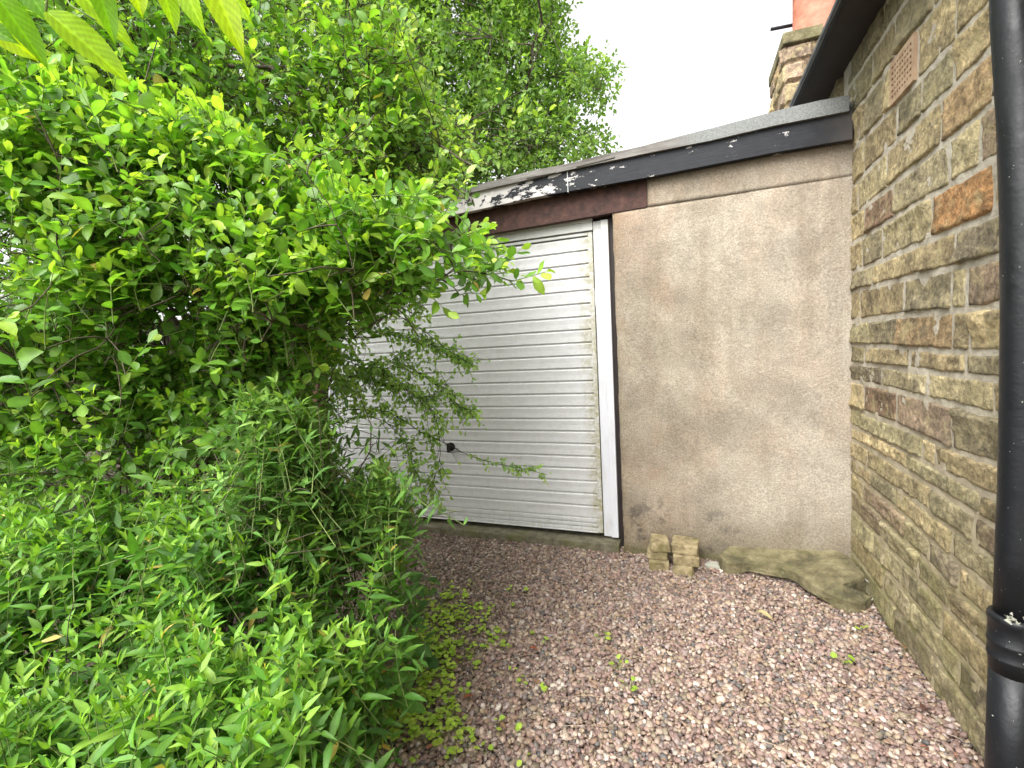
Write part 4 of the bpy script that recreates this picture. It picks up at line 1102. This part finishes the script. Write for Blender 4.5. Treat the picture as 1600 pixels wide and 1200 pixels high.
# ---------- 7. dark undergrowth behind
def undergrowth():
    r = root("dark_hedge", (-3.2, 2.6, 0), "shaded dark green hedge in the gloom behind the shrubs", "hedge")
    fol = Foliage()
    q = sample([(-160, 340), (480, 400), (500, 560), (470, 720), (300, 760), (-160, 790)], 1500)
    zc = 1.75 + rng.random(len(q)) ** .8 * 1.7
    gap = fbm(np.column_stack([q / 60, q[:, 0] * 0 + 7]), 2); keep = gap > -.2; q, zc = q[keep], zc[keep]
    T = unp(q[:, 0], q[:, 1], zc); T = T[(T[:, 2] > .1) & (T[:, 1] < 2.85)]
    D = nrm(np.array([.3, -.4, .3]) + rng.normal(0, .6, T.shape)); L = rng.uniform(.1, .2, len(T)); B = T - D * L[:, None] * .8
    s1, s2, s3 = skeleton([(-2.2, 2.2, 0), (-2.6, 1.7, 0), (-2.9, 2.3, 0), (-3.3, 2.0, 0), (-2.4, 2.6, 0), (-1.9, 1.9, 0)], B, 30, 150, .018, .3)
    P = shoots(fol, B, D, L, 8, .05, ((.06, .15, .03), (.12, .26, .04), (.22, .38, .055)), spread=1.1, droop=.45)
    fol.build("foliage", T_SM, M_LEAF, r)
    tube_obj("stem", [(s1[0], s1[1], 8), (s2[0], s2[1], 6), (s3[0], s3[1], 3)], M_BARK, r)
    # far hedge row that closes the garden
    r = root("far_hedge", (-6.5, 3.0, 0), "pale leafy boundary hedge glimpsed through gaps far behind the shrubs", "hedge")
    fol = Foliage(); n = 5200
    a = rng.uniform(0, 1, n); lx = -7.5 + 4.0 * a + rng.normal(0, .25, n); ly = .2 + 5.6 * a + rng.normal(0, .25, n); z = rng.random(n) * 5.0
    T = np.column_stack([lx, ly, z]); D = nrm(np.array([.5, -.5, .3]) + rng.normal(0, .6, T.shape)); L = rng.uniform(.18, .34, n); B = T - D * L[:, None] * .8
    bs = np.array([(-7.5 + 4 * t, .2 + 5.6 * t, 0) for t in np.linspace(0, 1, 16)])
    s1, s2, s3 = skeleton(bs, B, 60, 200, .02, .2)
    shoots(fol, B, D, L, 8, .10, ((.07, .14, .035), (.13, .23, .05), (.2, .32, .07)), spread=1.1, droop=.45)
    fol.build("foliage", T_SM, M_LEAF2, r)
    tube_obj("stem", [(s1[0], s1[1], 6), (s2[0], s2[1], 4), (s3[0], s3[1], 3)], M_BARK, r)
undergrowth()

# ---------- 8. overhead spray of big serrated leaves close to the lens
def cherry():
    zc0 = .52
    r = root("overhanging_branch", unp(150, -120, zc0), "overhanging twig of large serrated yellow green leaves at the photo's top left", "branch")
    cols = [(.20, .42, .015), (.35, .56, .012), (.46, .64, .015), (.15, .34, .015)]
    lv = [  # base px, tip px, width px, depth base, depth tip, roll, colour
        ((-25, -30), (78, 98), 46, .50, .52, .5, 0), ((-40, 10), (50, 94), 44, .53, .55, -.5, 2), ((72, 18), (203, 120), 52, .48, .50, .55, 1), ((20, -55), (66, 26), 44, .5, .5, -.3, 3),
        ((140, -60), (181, 60), 40, .52, .52, .2, 0), ((200, -45), (223, 21), 38, .55, .55, .2, 2), ((238, -60), (280, 44), 36, .54, .54, .5, 1), ((268, -70), (311, 46), 40, .53, .53, -.4, 1),
        ((312, -75), (378, 78), 56, .50, .50, .1, 2), ((338, -60), (384, 32), 40, .54, .54, -.5, 1), ((95, -40), (210, 70), 40, .58, .6, .4, 1), ((-60, 20), (20, 60), 40, .5, .5, .3, 3)]
    bp = []
    for (b, t, wpx, d0, d1, roll, ci) in lv:
        B, T = unp(b[0], b[1], d0), unp(t[0], t[1], d1); ax = T - B; Ln = np.linalg.norm(ax); x = ax / Ln
        view = nrm(CAM - B); n0 = nrm(view - x * (view @ x)); y0 = np.cross(n0, x)
        nrm_ = n0 * math.cos(roll) + y0 * math.sin(roll); y = np.cross(nrm_, x)
        wid = .85 * wpx / F * d0 / 2 / max(.6, math.cos(roll))
        nt_, ny_ = 150, 13; tt = np.linspace(0, 1, nt_); ss = np.linspace(-1, 1, ny_)
        prof = np.sin(np.pi * np.clip(tt, 0, 1) ** .82) ** .75 * (1 - .25 * tt ** 4); prof[tt > .82] *= np.linspace(1, .0, (tt > .82).sum()) ** .55
        ser = 1 + .07 * ((tt * 22) % 1.0 - .5)
        S, Tt = np.meshgrid(ss, tt, indexing='xy')
        pw = prof[:, None] * (1 + (ser[:, None] - 1) * (np.abs(S) > .95))
        vein = .006 * np.sin((Tt - np.abs(S) * .22) * 2 * np.pi * 11) * wid * (np.abs(S) > .02)
        h = wid * (.42 * np.abs(S) * prof[:, None] + .10 * np.sin(Tt * 9) * np.abs(S)) - Ln * .16 * Tt ** 2 + vein * 2.0
        Q = B + Tt[..., None] * Ln * x + (S * pw * wid)[..., None] * y + h[..., None] * nrm_ 
        id_ = np.arange(nt_ * ny_).reshape(nt_, ny_); q = np.stack([id_[:-1, :-1], id_[:-1, 1:], id_[1:, 1:], id_[1:, :-1]], -1).reshape(-1, 4)
        cc = np.array(cols[ci]) * (1 + .16 * np.cos((Tt - np.abs(S) * .22) * 2 * np.pi * 11)[..., None] * (np.abs(S)[..., None] > .03) - .0) 
        cc = np.where((np.abs(S) < .12)[..., None], np.array(cols[ci]) * 1.4, cc)
        mk("leaf", Q.reshape(-1, 3), q, M_CHERRY, r, cc.reshape(-1, 3), True); bp.append(B)
    tw = MB()
    main = unp(np.array([-300, -120, 20, 80, 150, 250, 330]), np.array([-170, -120, -70, -45, -60, -90, -110]), np.array([.6, .56, .52, .5, .5, .52, .52]))
    tw.tube(main, [.006, .005, .004, .0032, .003, .0025, .002], 8)
    for B in bp:
        j = nearest(B[None], main)[0]; tw.tube([main[j], (main[j] + B) / 2 + (0, 0, .006), B], [.0012, .0011, .0012], 6)
    tw.tube(unp(np.array([78, 110, 150]), np.array([-40, 8, 32]), np.array([.5, .49, .48])), [.0011, .0009, .0007], 5)
    tw.build("twig", M_STEM, r, smooth=True)
cherry()

# ---------- 9. weeds on the gravel
def rosette(fol, c, n, ls, zr, cols, spread=.05):
    p = c + np.column_stack([rng.normal(0, spread, n), rng.normal(0, spread, n), rng.uniform(*zr, n)])
    a = rng.uniform(0, 2 * np.pi, n); x = np.column_stack([np.cos(a), np.sin(a), rng.normal(.15, .2, n)])
    nn_ = nrm(UP + rng.normal(0, .25, (n, 3))); fol.add(p, x, nn_, ls * rng.uniform(.6, 1.25, n), pal(n, rng.uniform(.3, 1, n), *cols))
    return p
T_RD = [leaf_tpl([0, .1, .35, .65, .9, 1], [0, .25, .42, .45, .28, 0], .12, .05), leaf_tpl([0, .1, .35, .65, .9, 1], [0, .22, .40, .42, .25, 0], .3, .2)]
LIME = ((.26, .42, .06), (.40, .56, .08), (.50, .64, .12))
fol = Foliage(); stk = []
pxs = np.vstack([np.column_stack([rng.normal(665, 22, 120), rng.normal(1032, 26, 120)]), np.column_stack([rng.normal(715, 36, 110), rng.normal(985, 30, 110)]), np.column_stack([rng.normal(690, 30, 50), rng.normal(950, 20, 50)]),
                 np.column_stack([rng.normal(660, 45, 95), rng.normal(1118, 22, 95)]), np.column_stack([rng.normal(600, 22, 50), rng.normal(1110, 30, 50)]), np.column_stack([rng.uniform(640, 860, 28), rng.uniform(900, 1190, 28)])])
for px, py in pxs:
    c = onZ(px, py, .022)
    if c[1] < .8: continue
    k = rng.integers(2, 5); p = rosette(fol, c, k, .021, (-.004, .014), LIME, .010)
    stk.append((np.stack([np.stack([np.array([c[0], c[1], -.005]), (np.array([c[0], c[1], .006]) + q_) / 2, q_]) for q_ in p]), np.full((k, 3), .0007), 3))
wd = fol.build("clover_weeds", T_RD, M_LEAF2, None, base=(0, 0, 0))
tag(wd, "patch of tiny lime green seedling weeds spreading over the gravel by the shrub", "weeds", kind='stuff')
so2 = tube_obj("weed_stalks", stk, M_STEM, None, base=(0, 0, 0)); tag(so2, "thin pale stalks under the lime green seedlings", "weeds", kind='stuff')
def weed(name, px, py, label, n, ls, h, cols, tp, spread=.05, z=0.0, group=None):
    c = onZ(px, py, z); c[2] = z
    r = root(name, tuple(c), label, "weed", group); fol = Foliage()
    a = rng.uniform(0, 2 * np.pi, n); rr = spread * np.sqrt(rng.random(n)); 
    tips = c + np.column_stack([np.cos(a) * rr, np.sin(a) * rr, h * rng.uniform(.45, 1, n)])
    x = np.column_stack([np.cos(a), np.sin(a), rng.normal(.1, .25, n)]); fol.add(tips, x, nrm(UP + rng.normal(0, .3, (n, 3))), ls * rng.uniform(.7, 1.2, n), pal(n, rng.random(n), *cols))
    fol.build("leaves", tp, M_LEAF2, r)
    st = bez(np.repeat((c + (0, 0, -.01))[None], n, 0), tips, .15, .05, 5); tube_obj("stalk", [(st, np.full((n, 5), .0012), 4)], M_STEM, r)
T_LOBE = [leaf_tpl([0, .12, .22, .38, .48, .64, .74, .9, 1], [0, .34, .30, .52, .40, .44, .30, .26, 0], .15, .12, .0), leaf_tpl([0, .12, .22, .38, .48, .64, .74, .9, 1], [0, .3, .27, .48, .36, .42, .27, .24, 0], .35, .3, .01)]
GER = ((.07, .17, .03), (.12, .27, .045), (.2, .38, .06))
weed("lobed_weed", 568, 1150, "broad lobed leafy weed at the foot of the near shrub", 44, .075, .24, GER, T_LOBE, .15)
weed("lobed_weed", 628, 1082, "clump of darker lobed leaves between the near shrub and the lime seedlings", 34, .06, .26, ((.06, .15, .035), (.09, .21, .045), (.15, .3, .06)), T_LOBE, .11)
weed("lobed_weed", 650, 975, "small lobed weed under the right hand side of the near shrub", 26, .055, .26, ((.06, .14, .04), (.10, .21, .055), (.15, .28, .06)), T_LOBE, .09)
weed("sill_weed", 733, 826, "little round leaved weed growing at the door sill", 7, .035, .07, LIME, T_RD, .045)
weed("ivy_clump", 625, 800, "dark round leaved clump at the bottom left corner of the white door", 40, .05, .26, ((.03, .085, .025), (.05, .125, .03), (.08, .17, .035)), T_RD, .14)
for (px, py, lb) in ((943, 1003, "green seedling weed in the middle of the gravel, nearer the door"), (968, 1045, "green seedling weed in the middle of the gravel, nearer the camera"), (1340, 985, "tiny seedling weed in the gravel near the slab's right end"), (1318, 1035, "faint seedling weed low on the right of the gravel"), (985, 1078, "tiny pair of seedling leaves below the two middle weeds")):
    weed("gravel_seedling", px, py, lb, 5, .022, .03, LIME, T_RD, .025, .01, "seedlings in the gravel")

# ---------- 10. litter
def dead(px, py, ln, col, label, yaw, curl=.25):
    c = onZ(px, py, .022); c[2] = .018; V, Fc = leaf_tpl([0, .15, .4, .7, 1], [0, .14, .22, .15, 0], .6, curl)
    V = V * ln; V[:, 0] -= ln / 2; V[:, 2] += .012; cs_, sn = math.cos(yaw), math.sin(yaw); W = V.copy(); W[:, 0] = cs_ * V[:, 0] - sn * V[:, 1]; W[:, 1] = sn * V[:, 0] + cs_ * V[:, 1]
    o = mk("fallen_leaf", W + c, Fc, M_DEAD, None, np.array(col)[None].repeat(len(V), 0), True, c); tag(o, label, "leaf", "fallen leaves on the gravel")
dead(1196, 962, .075, (.40, .33, .16), "pale yellow fallen leaf on the gravel in front of the slab", -.5)
dead(1265, 1003, .05, (.36, .30, .2), "small tan fallen leaf right of the pale yellow one", 1.9)
dead(1447, 1105, .07, (.11, .045, .03), "dark brown curled leaf by the foot of the stone wall", .9, .5)
dead(1415, 1010, .07, (.26, .15, .07), "tan brown leaf caught at the wall foot below the slab", 1.2, .5)
dead(1403, 990, .05, (.20, .10, .05), "small brown leaf leaning on the wall foot nearest the slab", 2.2, .5)
dead(835, 1015, .04, (.25, .07, .03), "red brown fallen leaf scrap near the lime weeds", .3)
dead(733, 1090, .05, (.22, .07, .03), "red brown fallen leaf left of the gravel's middle", 1.0)
stp = []
for _ in range(46):
    px, py = rng.uniform(700, 1480), rng.uniform(870, 1190); c = onZ(px, py, .024)
    if c[0] > .8 or c[1] > 2.92: continue
    a = rng.uniform(-.9, .9); l = rng.uniform(.05, .26); t = np.linspace(-.5, .5, 8)
    bend = rng.normal(0, .12); P = np.column_stack([c[0] + l * (t * math.cos(a) - bend * t ** 2 * 2 * math.sin(a)), c[1] + l * (t * math.sin(a) + bend * t ** 2 * 2 * math.cos(a)), np.full(8, .018) + rng.uniform(-.003, .006, 8)])
    stp.append((np.clip(P, [-9, -9, -9], [XW - .03, 2.94, 9])[None], np.full((1, 8), rng.uniform(.0006, .0014)), 4))
ds = tube_obj("dry_stalks", stp, M_STRAW, None, base=(0, 0, 0)); tag(ds, "dry straw stalks scattered over the gravel", "straw", kind='stuff')
cs2 = tube_obj("curled_stalk", [(unp(np.array([1352, 1360, 1366, 1366, 1362]), np.array([905, 912, 922, 932, 938]), np.array([2.33, 2.3, 2.27, 2.25, 2.24]))[None], np.full((1, 5), .003), 6)], M_LICH, None, base=onZ(1362, 938, .02))
tag(cs2, "curled white stalk leaning at the right end of the slab", "stalk")

# bits of dead leaf and bark caught at the edges of the gravel
n = 520
e1 = np.column_stack([rng.uniform(.83, .83, 170) - rng.exponential(.05, 170), rng.uniform(1.2, 2.6, 170)])
e2 = np.column_stack([rng.uniform(-2.2, .8, 150), 2.90 - rng.exponential(.07, 150)])
u_, v_ = rng.uniform(560, 760, 130), rng.uniform(850, 1180, 130); e3 = np.array([onZ(a, b, .02)[:2] for a, b in zip(u_, v_)])
u_, v_ = rng.uniform(700, 1450, 70), rng.uniform(880, 1190, 70); e4 = np.array([onZ(a, b, .02)[:2] for a, b in zip(u_, v_)])
e = np.vstack([e1, e2, e3, e4]); n = len(e)
fol = Foliage(); a = rng.uniform(0, 6.28, n)
fol.add(np.column_stack([e, rng.uniform(.014, .022, n)]), np.column_stack([np.cos(a), np.sin(a), rng.normal(0, .2, n)]), nrm(UP + rng.normal(0, .4, (n, 3))), rng.lognormal(np.log(.016), .45, n).clip(.006, .05),
        np.array([(.17, .10, .055), (.24, .15, .08), (.10, .06, .04), (.32, .24, .15), (.20, .08, .045)])[rng.integers(0, 5, n)] * rng.uniform(.7, 1.2, (n, 1)))
lt_ = fol.build("leaf_litter", T_LA + T_SM, M_DEAD, None, base=(0, 0, 0)); tag(lt_, "brown scraps of dead leaf lodged along the edges of the gravel", "leaf litter", kind='stuff')
